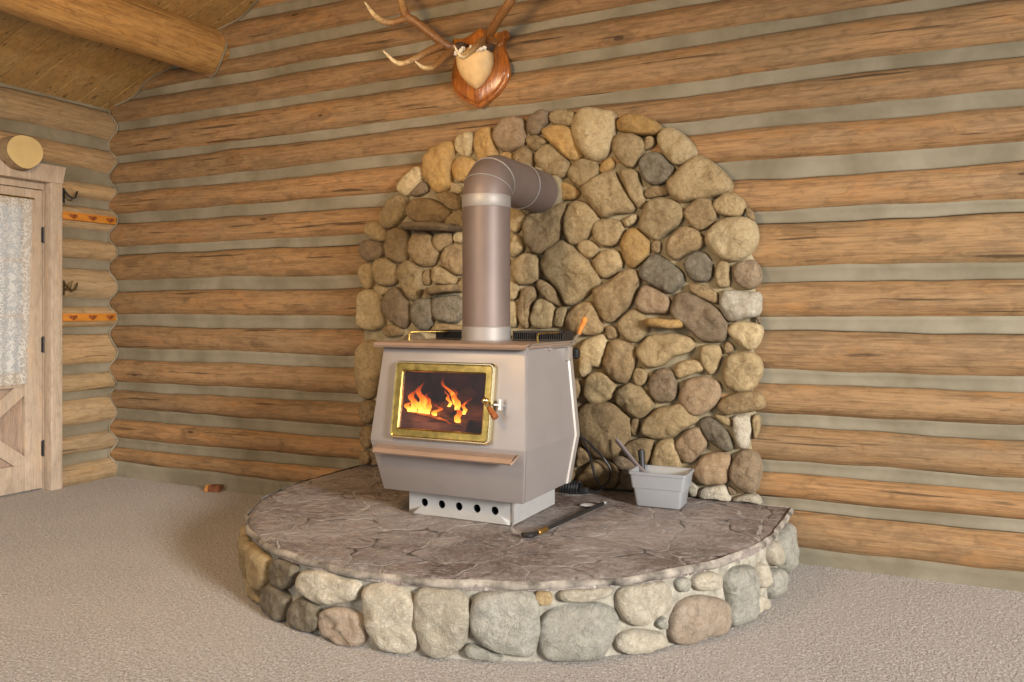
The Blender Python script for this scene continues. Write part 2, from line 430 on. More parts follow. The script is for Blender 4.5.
wall_back = tag(build('wall_back', back_l, M['log'], sharp=0, recalc=False), kind='structure')
build('chinking', back_c, M['chink'], wall_back, sharp=0, recalc=False)
D0, D1, DT = -1.50, -.490, 2.075          # the door opening in the left wall
def keep_side(a, b, zl, zh):
    if max(a, b) <= D0 or min(a, b) >= D1 - .02: return zl < 2.72
    return zl > DT and zl < 2.72
def log_wall_rev():
    # the left wall runs away from the corner along -y
    return log_wall(SIDE, -.10, 4.6, .06, 0, 1, 11, lambda s, b, z: Vector((X0 + b, -s, z)), lambda a, b, zl, zh: keep_side(-a, -b, zl, zh))
side_l, side_c = log_wall_rev()
wall_left = tag(build('wall_left', side_l, M['log_side'], sharp=0, recalc=False), kind='structure')
def prof(bands, s, ref0, ref1, seed, z, h=.088):
    e = band_edges(bands, s, ref0, ref1, seed)
    for i in range(len(e) - 1):
        zt, zb = e[i][1] + .008, e[i + 1][0] - .019
        if e[i + 1][0] <= z <= zt: return max(bulge((2 * z - zt - zb) / (zt - zb), h), .045 if z > zt - .012 else 0)
    return .045
# pale caulk line where the two log walls meet
P = []
z = .0
while z < 2.68:
    P.append(Vector((X0 + prof(SIDE, .08, 0, 1, 11, z) + .004, Y0 - prof(BACK, .0, .8, 4.6, 3, z) - .006, z))); z += .012
P = [sum((P[max(0, min(len(P) - 1, i + j))] for j in (-2, -1, 0, 1, 2)), Vector()) / 5 for i in range(len(P))]
tube(side_c, P, .007, 6)
build('chinking', side_c, M['chink'], wall_left, sharp=60, recalc=False)

# ceiling of boards running up the slope, each board with eased edges
cb = nb(); lay = cb.faces.layers.float.new('tone')
def board(y0, y1, xa, xb):
    tone = random.random(); g = .006
    pr = [(y0, .012), (y0 + g, 0), (y1 - g, 0), (y1, .012), (y1, .03), (y0, .03)]
    t0 = [cb.verts.new((xa, y, ceil_z(xa) + q)) for y, q in pr]; t1 = [cb.verts.new((xb, y, ceil_z(xb) + q)) for y, q in pr]
    for i in range(6):
        j = (i + 1) % 6; f = cb.faces.new((t0[i], t0[j], t1[j], t1[i])); f[lay] = tone
y = .15 - .0925
k = 0
while y > -4.7:
    board(y - .1875, y, -.15, 4.6); board(y - .1875, y, 4.6, 9.0); y -= .1875
ceiling = tag(build('ceiling', cb, M['plank'], sharp=20), kind='structure')
# caulk bead along the ceiling where it meets the logs of the gable
P = []
x = .0
while x < 1.6:
    zc = ceil_z(x) - .002; P.append(Vector((x, Y0 - prof(BACK, x, .8, 4.6, 3, zc) - .004, zc))); x += .02
P = [sum((P[max(0, min(len(P) - 1, i + j))] for j in (-2, -1, 0, 1, 2)), Vector()) / 5 for i in range(len(P))]
b = nb(); tube(b, P, .008, 6); build('trim_3', b, M['chink']); tag(bpy.data.objects['trim_3'], kind='structure')

fl = nb(); bmesh.ops.create_grid(fl, x_segments=2, y_segments=2, size=1)
for v in fl.verts: v.co = Vector((3.4 + v.co.x * 3.7, -2.2 + v.co.y * 2.4, 0))
floor = tag(build('floor', fl, M['carpet'], smooth=False), kind='structure')

# round roof beam
bm = nb(); P = []; R = []
for i in range(60):
    y = .03 - i * .08
    P.append(Vector((.935 + .006 * math.sin(y * 2.1), y, 2.955 + .012 * math.sin(y * 1.6 + 1)))); R.append(.158 + .006 * fbm(y * 1.5, 3))
rings = []
for p, r in zip(P, R):
    rings.append([p + Vector((math.cos(a), 0, math.sin(a))) * (r + .005 * fbm(p.y * 3, math.cos(a) * 2, math.sin(a) * 2)) for a in [2 * PI * k / 40 for k in range(40)]])
loft(bm, rings)
beam = tag(build('roof_beam', bm, M['beam'], sharp=50), 'round golden log roof beam under the sloping board ceiling', 'beam', kind='structure')
bm = nb()
ring = [(Vector((.935 + math.cos(a) * .166, -.068 + .02 * math.sin(3 * a), 2.955 + math.sin(a) * .166))) for a in [-PI * .50 + PI * .62 * k / 30 for k in range(31)]]
tube(bm, ring, .007, 6); build('caulk_ring', bm, M['chink'], beam)

# door with lace curtain, casing, hinges
door = empty('door_1', (X0 + .02, -1.02, 0), kind='structure')
DX0, DX1 = -.115, -.07
yr, yl = -.556, -1.46                     # hinge stile edge, far edge
bm = nb()
box(bm, DX0, DX1, yr - .125, yr, .012, 2.02, .004)            # hinge stile
box(bm, DX0, DX1, yl, yl + .125, .012, 2.02, .004)            # far stile
box(bm, DX0, DX1, yl + .125, yr - .125, .012, .19, .004)      # bottom rail
box(bm, DX0, DX1, yl + .125, yr - .125, .70, .80, .004)       # lock rail
box(bm, DX0, DX1, yl + .125, yr - .125, 1.90, 2.02, .004)     # top rail
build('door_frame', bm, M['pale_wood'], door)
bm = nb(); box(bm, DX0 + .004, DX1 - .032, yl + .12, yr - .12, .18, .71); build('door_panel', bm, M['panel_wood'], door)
def bar2(bm, a, b, w, x0, x1):
    (ya, za), (yb, zb) = a, b; L = math.hypot(yb - ya, zb - za); ny, nz = -(zb - za) / L * w / 2, (yb - ya) / L * w / 2
    q = [(ya + ny, za + nz), (yb + ny, zb + nz), (yb - ny, zb - nz), (ya - ny, za - nz)]
    r = [[Vector((x, y, z)) for y, z in q] for x in (x0, x1)]
    loft(bm, r)
bm = nb()
bar2(bm, (yl + .12, .185), (yr - .12, .705), .085, DX0 + .01, DX1 - .003); bar2(bm, (yl + .12, .705), (yr - .12, .185), .085, DX0 + .01, DX1 - .006)
build('crossbuck', bm, M['pale_wood'], door)
bm = nb(); box(bm, DX0 + .016, DX1 - .024, yl + .12, yr - .12, .80, 1.90); build('glass_pane', bm, M['glass'], door)
bm = nb()
for zz in (1.17, 1.54): box(bm, DX0 + .008, DX1 - .008, yl + .12, yr - .12, zz - .011, zz + .011)
box(bm, DX0 + .008, DX1 - .008, -1.019, -.997, .8, 1.9); build('muntin', bm, M['pale_wood'], door)
for zz in (1.72, .98, .28):
    bm = nb(); box(bm, DX1 - .004, DX1 + .004, yr - .012, yr + .014, zz - .05, zz + .05, .002)
    tube(bm, [(DX1 + .006, yr, zz - .055), (DX1 + .006, yr, zz + .055)], .006, 8); build('hinge', bm, M['iron'], door)
bm = nb()
box(bm, -.14, -.06, -.553, -.500, 0, 2.05, .002); box(bm, -.14, -.06, -1.52, -1.463, 0, 2.05, .002); box(bm, -.14, -.06, -1.52, -.500, 2.024, 2.075, .002)
build('door_jamb', bm, M['pale_wood'], door)
bm = nb(); box(bm, X0 + .035, .018, -.556, -.474, .0, 2.07, .003); box(bm, X0 + .035, .018, -1.55, -1.47, .0, 2.07, .003)
tag(build('trim_1', bm, M['pale_wood']), kind='structure')
bm = nb()
q = [(-1.60, 2.07), (-.474, 2.07), (-.452, 2.185), (-1.60, 2.185)]
loft(bm, [[Vector((x, y, z)) for y, z in q] for x in (X0 + .035, .022)]); tag(build('trim_2', bm, M['pale_wood']), kind='structure')
# lace curtain: gently pleated
bm = nb(); n = 70; rings = []
for i in range(n + 1):
    f = i / n; row = []
    for k in range(25):
        t = k / 24
        y0 = -.640 - .038 * t; y = y0 + (-1.36 - y0) * f
        row.append(Vector((-.052 + .007 * math.sin(f * 52 + .6 * math.sin(t * 3)) * (.4 + .6 * t), y, 1.955 - t * 1.225 - (.008 * abs(math.sin(f * 60)) if k == 24 else 0))))
    rings.append(row)
V = [[bm.verts.new(p) for p in r] for r in rings]
for a in range(n):
    for k in range(24): bm.faces.new((V[a][k], V[a + 1][k], V[a + 1][k + 1], V[a][k + 1]))
lc = empty('lace_curtain', (-.052, -1.0, .73), 'white floral lace curtain hanging over the window of the wooden door', 'curtain')
build('lace_panel', bm, M['lace'], lc, sharp=0, recalc=False)
bm = nb(); tube(bm, [(-.052, -1.38, 1.955), (-.052, -.630, 1.955)], .006, 10); build('curtain_rod', bm, M['brass'], lc)

# sawn log end poking through above the door
le = empty('log_end', (.0, -.80, 2.225), 'pale sawn round log end sticking out above the door casing', 'log')
bm = nb(); rings = []
for x, k in ((-.1, 1), (.0, 1), (.115, 1), (.125, .985)):
    rings.append([Vector((x, -.805 + k * (.116 + .006 * math.sin(2 * a + 1)) * math.cos(a), 2.226 + k * (.106 + .005 * math.sin(3 * a)) * math.sin(a))) for a in [2 * PI * j / 40 for j in range(40)]])
loft(bm, rings, cap1=False, cap0=True); build('log_body', bm, M['log_side'], le)
bm = nb()
loft(bm, [[Vector((x, -.805 + k * (.116 + .006 * math.sin(2 * a + 1)) * math.cos(a), 2.226 + k * (.106 + .005 * math.sin(3 * a)) * math.sin(a))) for a in [2 * PI * j / 40 for j in range(40)]] for x, k in ((.120, .99), (.1255, .985))])
tag(build('sawn_face', bm, M['end_grain'], le, sharp=40), 'pale yellow sawn face')

# two orange peg boards and two coat hooks
def peg_board(zc, label):
    x = .004
    t = empty('peg_board', (x, -.262, zc - .027), label, 'coat rack', 'orange peg boards beside the door')
    bm = nb(); box(bm, x - .012, x + .014, -.470, -.052, zc - .027, zc + .027, .003); build('board', bm, M['orange_wood'], t)
    for y in (-.395, -.245, -.105):
        bm = nb()
        # dark heart-shaped back plate with a little peg
        pl = []
        for k in range(24):
            a = 2 * PI * k / 24
            pl.append((16 * math.sin(a) ** 3, 13 * math.cos(a) - 5 * math.cos(2 * a) - 2 * math.cos(3 * a) - math.cos(4 * a)))
        loft(bm, [[Vector((xx, y + u * .0021 * s, zc + v * .00125 * s)) for u, v in pl] for xx, s in ((x + .012, 1), (x + .017, 1), (x + .019, .85))])
        tube(bm, spline([(x + .015, y, zc - .002), (x + .035, y, zc - .006), (x + .044, y, zc + .004)], 4), interp([.006, .005, .007], 9), 8)
        build('hook', bm, M['dark_handle'], t)
peg_board(1.860, 'upper orange wooden peg board with three dark hooks, high beside the door')
peg_board(1.163, 'lower orange wooden peg board with three dark hooks, at mid height beside the door')
def coat_hook(z, mat, label, double):
    y = -.462
    t = empty('coat_hook', (.012, y, z), label, 'hook')
    bm = nb(); box(bm, .004, .016, y - .012, y + .008, z - .055, z + .045, .003); build('back_plate', bm, mat, t)
    bm = nb(); tube(bm, spline([(.014, y, z + .035), (.03, y + .03, z - .01), (.05, y + .055, z - .02), (.05, y + .075, z + .03)], 6), .0065, 8); build('prong', bm, mat, t)
    if double:
        bm = nb(); tube(bm, spline([(.014, y, z - .01), (.06, y + .01, z - .01), (.07, y + .02, z + .045)], 6), .006, 8); build('prong', bm, mat, t)
M['bronze'] = plain('old_bronze', (.12, .085, .04), .4, .8, var=.3)
coat_hook(2.0, M['iron'], 'black iron coat hook on the door casing, near its top', False)
coat_hook(1.37, M['bronze'], 'bronze double coat hook on the door casing, at half its height', True)

# scrap of bark on the carpet
t = empty('bark_scrap', (.99, -.085, 0), 'small brown scrap of bark on the carpet against the log wall', 'bark')
def chunk(P, d):
    bm = nb(); loft(bm, [[Vector(p) for p in P], [Vector(p) + Vector(d) for p in P]]); bmesh.ops.bevel(bm, geom=bm.edges[:], offset=.004, segments=2, affect='EDGES'); return bm
build('bark_piece', chunk([(.985, -.12, .001), (1.065, -.10, .001), (1.075, -.10, .045), (.985, -.115, .042)], (.0, .045, .004)), M['bark'], t)
build('lit_face', chunk([(.952, -.122, .001), (.984, -.124, .001), (.984, -.118, .043), (.962, -.118, .045)], (.006, .04, .0)), M['bark_lit'], t)  # left face of the scrap: its lit side put into the colour

# ------------------------------------------------------------------ stone surround and raised hearth
WALL_STONES = """p 2633,2045 2669,2025 2677,1978 2626,1931 2560,1879 2510,1897 2494,1935 2529,1984 2584,2026
d 2672,1958 2713,1915 2681,1882 2590,1872 2584,1893 2620,1931
g 2840,2169 2877,2144 2875,2084 2852,2016 2852,1956 2828,1897 2770,1883 2728,1914 2699,1957 2669,2020 2669,2076 2705,2119 2770,2158
p 2884,2188 2936,2203 2996,2209 2999,2153 2987,2095 2942,2077 2902,2097 2879,2144
g 2896,2077 2965,2077 3027,2032 3021,1993 2965,1948 2919,1931 2873,1974 2867,2035
p 2846,1946 2886,1934 2927,1911 2921,1876 2886,1874 2840,1902
b 2752,1877 2817,1886 2886,1874 2927,1831 2909,1788 2863,1777 2805,1818
t 2486,1896 2541,1880 2563,1837 2547,1782 2504,1732 2467,1703 2404,1695 2366,1749 2379,1806 2423,1861
b 2584,1847 2651,1860 2734,1848 2805,1808 2852,1766 2834,1716 2746,1711 2602,1728 2551,1771 2560,1812
t 2932,1789 2944,1711 2932,1672 2875,1660 2828,1687 2828,1727 2875,1764
t 2315,1738 2360,1734 2398,1696 2411,1658 2385,1623 2328,1622 2277,1648 2257,1697 2277,1727
d 2270,1635 2341,1619 2385,1607 2392,1555 2360,1514 2303,1500 2245,1522 2212,1571 2225,1613
b 2454,1693 2566,1683 2572,1621 2572,1549 2541,1499 2486,1490 2423,1523 2398,1570 2411,1638
b 2590,1661 2675,1668 2734,1640 2722,1595 2770,1553 2776,1512 2734,1468 2675,1466 2614,1491 2580,1549 2584,1610
b 2758,1654 2840,1661 2861,1615 2840,1576 2782,1542 2740,1574 2728,1615
p 2875,1654 2927,1652 2929,1597 2886,1591 2861,1615
b 2886,1584 2932,1577 2944,1448 2892,1411 2828,1446 2787,1497 2787,1532 2828,1566
t 2245,1496 2303,1492 2315,1442 2315,1368 2290,1335 2245,1348 2219,1401 2222,1465
t 2366,1519 2417,1518 2486,1469 2492,1386 2454,1361 2379,1357 2328,1389 2315,1447 2328,1494
t 2572,1506 2614,1476 2665,1444 2663,1353 2657,1302 2596,1261 2553,1303 2510,1386 2494,1438 2516,1479
p 2322,1368 2392,1351 2436,1330 2404,1297 2347,1310 2313,1336
p 2270,1332 2341,1320 2385,1283 2379,1200 2404,1137 2354,1100 2277,1094 2212,1115 2206,1210 2219,1285
d 2473,1345 2529,1313 2560,1251 2584,1179 2566,1128 2529,1102 2467,1137 2392,1189 2385,1241 2417,1293
k 2602,1251 2651,1281 2722,1271 2740,1220 2734,1139 2687,1098 2626,1108 2590,1159 2588,1210
k 2734,1291 2840,1295 2932,1279 2944,1220 2909,1150 2817,1139 2746,1159 2734,1220
t 2758,1474 2805,1451 2892,1399 2892,1359 2817,1360 2734,1362 2728,1423
b 2672,1434 2716,1453 2722,1382 2711,1352 2669,1352
b 2669,1322 2722,1311 2716,1281 2687,1286
b 2900,1379 2944,1428 2949,1309 2909,1309
b 2734,1119 2817,1134 2932,1130 2932,1080 2722,1078
b 2379,1116 2454,1132 2529,1097 2516,1055 2392,1053
g 3021,2215 3077,2229 3116,2216 3127,2161 3145,2101 3149,2042 3077,2036 3038,2041 3010,2112 2999,2163
r 3149,2227 3198,2266 3263,2269 3305,2250 3316,2201 3321,2133 3284,2098 3220,2083 3165,2099 3138,2150 3132,2190
g 3154,2066 3187,2085 3241,2075 3250,2024 3187,2024 3149,2042
b 3284,2093 3321,2109 3358,2073 3377,2033 3369,1981 3316,1985 3263,2014 3252,2053
d 3390,2284 3442,2288 3463,2253 3457,2211 3432,2199 3421,2162 3369,2158 3327,2181 3327,2229 3353,2264
b 3337,2156 3379,2161 3432,2137 3457,2111 3421,2091 3379,2066 3343,2103 3325,2138
t 3504,2275 3555,2279 3605,2266 3615,2227 3595,2192 3524,2195 3473,2214 3465,2252
g 3432,2185 3473,2197 3585,2184 3615,2116 3655,2038 3645,2011 3595,1997 3534,2058 3463,2116 3432,2156
t 3447,2103 3493,2089 3555,2028 3585,1979 3565,1934 3514,1909 3452,1942 3390,1994 3383,2033 3406,2078
g 3504,1896 3565,1887 3625,1855 3645,1821 3605,1796 3524,1796 3495,1816 3499,1863
t 3235,1760 3336,1754 3331,1716 3299,1660 3273,1633 3229,1644 3219,1703
p 3635,2258 3690,2268 3758,2254 3826,2233 3837,2195 3826,2115 3802,2026 3739,1994 3690,2012 3640,2067 3600,2145 3605,2210
g 3850,2189 3892,2212 3949,2215 4005,2196 4055,2160 4073,2136 4051,2107 3986,2104 3911,2116 3845,2145
t 3835,2109 3873,2119 3949,2103 3984,2073 3986,2019 3949,1950 3907,1943 3854,1980 3824,2033 3824,2078
t 3986,2091 4041,2090 4051,2053 4014,2030 3993,2023
p 4076,2114 4122,2128 4175,2100 4220,2057 4259,1997 4237,1964 4166,1930 4131,1955 4076,2017 4063,2071
k 3995,2000 4051,2013 4096,1983 4141,1931 4141,1891 4105,1854 4051,1844 3995,1866 3967,1922 3972,1966
t 3630,2003 3680,2013 3734,1985 3748,1938 3719,1895 3660,1852 3610,1879 3572,1914 3585,1960
g 3748,1961 3802,2009 3835,1977 3826,1946 3768,1923 3746,1934
t 3826,1937 3854,1876 3921,1772 3949,1726 3902,1710 3826,1714 3768,1685 3709,1757 3660,1829 3675,1861 3748,1911
t 3864,1934 3949,1925 3972,1877 3991,1777 3995,1750 3963,1732 3935,1762 3892,1846 3864,1902
b 4005,1816 4051,1836 4114,1831 4121,1796 4096,1781 4023,1771 3991,1790
t 3590,1783 3640,1791 3695,1758 3744,1696 3719,1646 3700,1596 3604,1556 3570,1588 3558,1653 3565,1728
p 3879,1689 3954,1707 3954,1658 3898,1633 3879,1652
b 3415,1764 3487,1788 3559,1781 3569,1704 3544,1631 3487,1562 3405,1513 3342,1553 3310,1621 3320,1688 3352,1734
t 3725,1660 3759,1681 3845,1677 3883,1643 3879,1598 3845,1554 3793,1538 3739,1562 3708,1614
t 3619,1553 3694,1587 3747,1539 3738,1517 3689,1477 3654,1501
t 3734,1503 3797,1533 3855,1513 3879,1462 3864,1417 3788,1373 3749,1392 3710,1458
t 3539,1584 3574,1564 3639,1506 3708,1448 3752,1365 3708,1319 3609,1246 3564,1242 3528,1303 3467,1379 3431,1437 3431,1493 3477,1553
t 3331,1530 3384,1504 3415,1456 3420,1399 3373,1357 3310,1348 3256,1373 3237,1431 3262,1489
b 3425,1375 3477,1351 3518,1294 3547,1232 3508,1233 3446,1271 3399,1318 3396,1361
t 3229,1625 3289,1622 3320,1544 3278,1507 3224,1499
p 3224,1379 3283,1353 3283,1286 3246,1267 3219,1277
p 3219,1258 3278,1253 3283,1180 3273,1123 3219,1113
b 3299,1334 3384,1338 3389,1295 3357,1247 3342,1123 3289,1123 3283,1200
t 3389,1266 3436,1275 3498,1237 3487,1162 3477,1115 3384,1114 3357,1142 3363,1209
t 3508,1223 3559,1228 3564,1181 3549,1115 3487,1120 3493,1171
b 3580,1198 3640,1249 3714,1254 3739,1198 3773,1125 3768,1088 3670,1083 3560,1105 3565,1161
g 3879,1589 3907,1624 3949,1627 3986,1594 4028,1547 4014,1494 3959,1438 3916,1425 3883,1480 3864,1544
b 4033,1534 4056,1557 4083,1554 4078,1497 4037,1498
t 3973,1693 3996,1736 4051,1764 4106,1774 4159,1749 4195,1699 4177,1656 4124,1606 4069,1568 4028,1574 3982,1616 3960,1653
b 4124,1579 4204,1637 4257,1604 4300,1563 4296,1529 4239,1500 4159,1459 4115,1487 4106,1527
k 3986,1441 4033,1480 4074,1482 4142,1437 4186,1401 4193,1349 4159,1314 4128,1292 4078,1319 3996,1356 3968,1397
k 4211,1473 4255,1494 4307,1488 4333,1453 4342,1409 4324,1358 4272,1346 4229,1364 4193,1421
b 3907,1412 3954,1402 3966,1361 3931,1272 3864,1182 3807,1140 3749,1191 3718,1273 3749,1337 3826,1368
r 3986,1330 4023,1333 4119,1279 4124,1217 4106,1191 4023,1189 3959,1213 3942,1254
t 3854,1144 3902,1203 3949,1212 4014,1163 4005,1100 3967,1050 3921,1045 3873,1081 3850,1117
d 4140,1220 4153,1282 4198,1303 4255,1276 4350,1224 4384,1185 4414,1126 4401,1074 4376,1057 4307,1055 4264,1072 4220,1124 4140,1176
b 4215,1338 4264,1342 4342,1310 4367,1280 4363,1237 4298,1259 4237,1294
t 4255,1971 4290,1968 4359,1911 4406,1860 4420,1812 4401,1783 4324,1771 4246,1754 4193,1744 4140,1778 4120,1837 4149,1887 4202,1940
b 4211,1725 4255,1758 4316,1758 4342,1727 4367,1674 4333,1632 4285,1596 4237,1624 4202,1673 4198,1704
t 4342,1740 4384,1776 4427,1786 4469,1758 4498,1718 4485,1680 4452,1661 4376,1673 4346,1709
b 4502,1709 4535,1682 4543,1639 4510,1649 4494,1676
p 4333,1606 4376,1647 4444,1657 4510,1649 4543,1614 4548,1546 4527,1497 4485,1456 4427,1449 4367,1467 4324,1520 4311,1564
t 4363,1443 4414,1446 4423,1407 4423,1331 4376,1314 4350,1349 4352,1400
d 4452,1424 4494,1452 4535,1451 4568,1404 4572,1362 4543,1316 4494,1313 4448,1347 4439,1390
w 4380,1293 4418,1303 4510,1300 4560,1291 4572,1253 4560,1186 4494,1169 4418,1155 4384,1202 4378,1254
p 4414,1107 4444,1146 4510,1155 4560,1142 4572,1100 4560,1050 4527,1017 4485,1036 4435,1073
d 4548,1184 4572,1172 4572,1138 4548,1151
t 4277,1032 4324,1041 4380,1034 4380,969 4342,887 4311,899 4285,958
b 4397,1060 4427,1052 4439,1014 4406,994 4389,1021
t 4401,966 4444,1001 4510,1007 4552,986 4568,941 4560,881 4527,830 4460,814 4410,838 4384,884
t 3967,1019 3995,1064 4051,1087 4186,1084 4230,1068 4248,1033 4230,1007 4186,988 4141,978 4087,933 4023,913 3981,948 3967,983
t 4149,920 4184,951 4255,971 4290,950 4294,911 4237,887 4175,863 4153,889
r 4180,807 4229,865 4290,885 4350,870 4380,832 4372,780 4333,718 4272,687 4211,712 4171,762
b 4372,755 4401,794 4469,814 4552,818 4580,790 4584,752 4543,725 4469,708 4401,700 4367,720
w 4439,688 4469,698 4519,700 4531,660 4527,609 4502,544 4469,545 4444,586 4438,646
t 4535,702 4560,703 4572,662 4556,619 4535,584 4531,651
b 3797,1029 3845,1055 3911,1041 3953,992 3949,929 3902,855 3854,840 3797,879 3778,924 3785,988
p 3640,1041 3729,1074 3778,1084 3782,997 3773,924 3744,909 3709,922 3680,875 3640,855
b 3787,1125 3816,1135 3850,1108 3850,1071 3807,1054 3787,1080
t 3670,838 3709,876 3763,887 3816,852 3837,817 3826,761 3768,722 3700,724 3660,763
t 3935,901 3967,919 4005,895 4005,850 3967,820 3930,843
d 4023,877 4069,910 4123,912 4159,873 4163,812 4141,758 4096,745 4041,762 4009,814
t 3854,799 3902,833 3949,821 4005,796 4037,744 4014,690 3958,655 3902,684 3845,726 3840,762
b 3635,685 3700,716 3768,724 3826,722 3873,684 3911,650 3921,578 3892,531 3854,474 3807,434 3748,438 3690,471 3640,551
b 3925,646 3967,653 3972,608 3958,567 3925,569
t 3986,618 4005,668 4069,712 4141,738 4195,740 4256,687 4252,656 4195,618 4150,571 4069,565 3995,574 3979,591
d 3821,449 3864,461 3921,443 3958,419 3939,395 3892,382 3845,401 3818,430
b 3873,484 3921,542 3995,560 4041,550 4023,460 3995,422 3949,445 3892,468
b 3640,328 3690,411 3748,429 3816,421 3854,392 3854,320 3816,252 3700,241 3640,272
d 3864,384 3921,380 3930,318 3939,219 3883,241 3859,311
b 3635,513 3680,470 3695,425 3640,384 3620,382
t 4051,533 4078,553 4141,564 4155,523 4177,463 4177,410 4032,407 4028,451
r 4149,549 4193,587 4268,631 4290,593 4316,552 4272,505 4237,455 4184,459 4162,497
k 4290,676 4324,686 4367,658 4418,610 4434,560 4427,530 4376,534 4324,561 4290,602 4274,644
r 4246,425 4298,490 4359,520 4427,508 4418,431 4401,365 4333,356 4259,361 4242,390
d 4452,510 4494,530 4543,526 4560,485 4568,418 4556,358 4510,333 4460,349 4427,389 4431,457
w 4281,337 4342,351 4406,353 4423,294 4418,256 4350,253 4272,262 4265,305
d 4406,357 4444,339 4452,319 4427,308
w 4444,305 4494,327 4552,324 4570,284 4560,266 4510,248 4427,261
w 4224,379 4264,348 4264,261 4220,257
t 4342,696 4376,702 4427,679 4427,645 4384,664
t 2225,996 2294,1033 2362,999 2387,944 2370,804 2328,718 2285,681 2216,706 2190,797 2186,896
b 2233,665 2328,676 2336,592 2302,534 2251,531 2211,593
b 2225,502 2302,520 2311,423 2285,372 2216,402
b 2216,353 2276,371 2294,323 2285,273 2207,267
d 2285,379 2345,341 2353,272 2302,275"""
HEARTH_STONES = """t 1500,216 1640,225 1640,110 1560,20 1500,90
t 1660,222 1800,230 1935,233 1930,150 1880,80 1740,60 1665,90
t 1620,70 1700,60 1840,40 1840,5 1660,5
b 60,220 240,235 260,120 180,40 50,60
w 290,230 520,235 540,110 420,30 280,80
s 570,230 800,240 820,150 700,110 570,120
t 570,95 690,90 800,120 790,10 580,10
w 850,235 1060,230 1080,90 980,20 840,60
t 1110,230 1270,240 1290,140 1180,90 1100,130
k 1110,90 1180,70 1280,110 1270,10 1110,10
t 1320,235 1470,225 1470,60 1400,10 1310,70
k 1963,231 2098,248 2150,235 2140,180 2076,130 1977,131 1933,157
k 1933,132 2076,124 2098,88 2076,6 1977,-15 1868,-9 1885,58
w 2179,217 2285,245 2393,250 2471,239 2464,172 2393,140 2285,129 2179,153 2156,183
k 2160,137 2285,118 2285,27 2198,1 2109,-4 2087,50
c 2333,116 2408,135 2477,119 2506,57 2491,5 2408,-10 2318,-12 2285,38 2294,85
w 2491,231 2568,246 2676,231 2699,147 2705,19 2617,-3 2543,19 2510,80 2491,154
w 2699,233 2767,255 2844,243 2888,214 2882,97 2855,26 2756,11 2711,30 2688,146
s 2909,236 2984,253 3089,253 3121,216 3124,131 3119,25 3058,21 2962,47 2898,87 2893,182
s 2882,65 2930,46 3015,16 2973,-1 2909,8 2866,22
t 3110,248 3152,255 3174,225 3163,193 3126,194 3105,221
w 3201,245 3282,253 3373,246 3390,221 3327,205 3239,201 3190,214
s 3152,173 3239,190 3350,187 3401,156 3401,102 3373,40 3327,2 3217,5 3142,14 3126,78 3131,141
w 3401,231 3491,248 3594,239 3628,192 3614,139 3555,115 3467,100 3419,132 3398,188
w 3407,80 3467,89 3581,61 3608,13 3529,-7 3431,-4 3393,33
s 3548,99 3594,120 3608,62 3568,74
s 3635,235 3678,245 3707,229 3692,187 3649,194
w 3722,244 3819,244 3872,211 3854,168 3753,176 3715,206
c 3656,165 3769,160 3890,120 3919,56 3890,-7 3802,-15 3678,-11 3621,16 3621,104
s 3910,209 4064,218 4133,159 4119,78 4104,-40 3993,-31 3929,-11 3919,114 3890,167
w 4148,205 4254,167 4276,98 4180,86 4133,135
w 4133,74 4234,46 4263,-12 4148,-22 4104,8
w 4276,263 4420,241 4486,119 4352,129 4276,187
s 4324,142 4545,69 4503,-20 4299,3 4276,85
s 4588,255 4819,217 4869,89 4771,-15 4588,23 4503,154"""
def smooth_poly(P, it=3):
    for _ in range(it):
        Q = []
        for i in range(len(P)):
            a, b = P[i], P[(i + 1) % len(P)]
            Q += [(a[0] * .75 + b[0] * .25, a[1] * .75 + b[1] * .25), (a[0] * .25 + b[0] * .75, a[1] * .25 + b[1] * .75)]
        P = Q
    return P
def resample(P, n):
    L = [0]
    for i in range(len(P)):
        a, b = P[i], P[(i + 1) % len(P)]; L.append(L[-1] + math.hypot(b[0] - a[0], b[1] - a[1]))
    out = []; k = 0
    for i in range(n):
        d = L[-1] * i / n
        while L[k + 1] < d: k += 1
        t = (d - L[k]) / max(1e-9, L[k + 1] - L[k]); a, b = P[k], P[(k + 1) % len(P)]
        out.append((a[0] + (b[0] - a[0]) * t, a[1] + (b[1] - a[1]) * t))
    return out
def area(P): return abs(sum(P[i][0] * P[(i + 1) % len(P)][1] - P[(i + 1) % len(P)][0] * P[i][1] for i in range(len(P)))) / 2
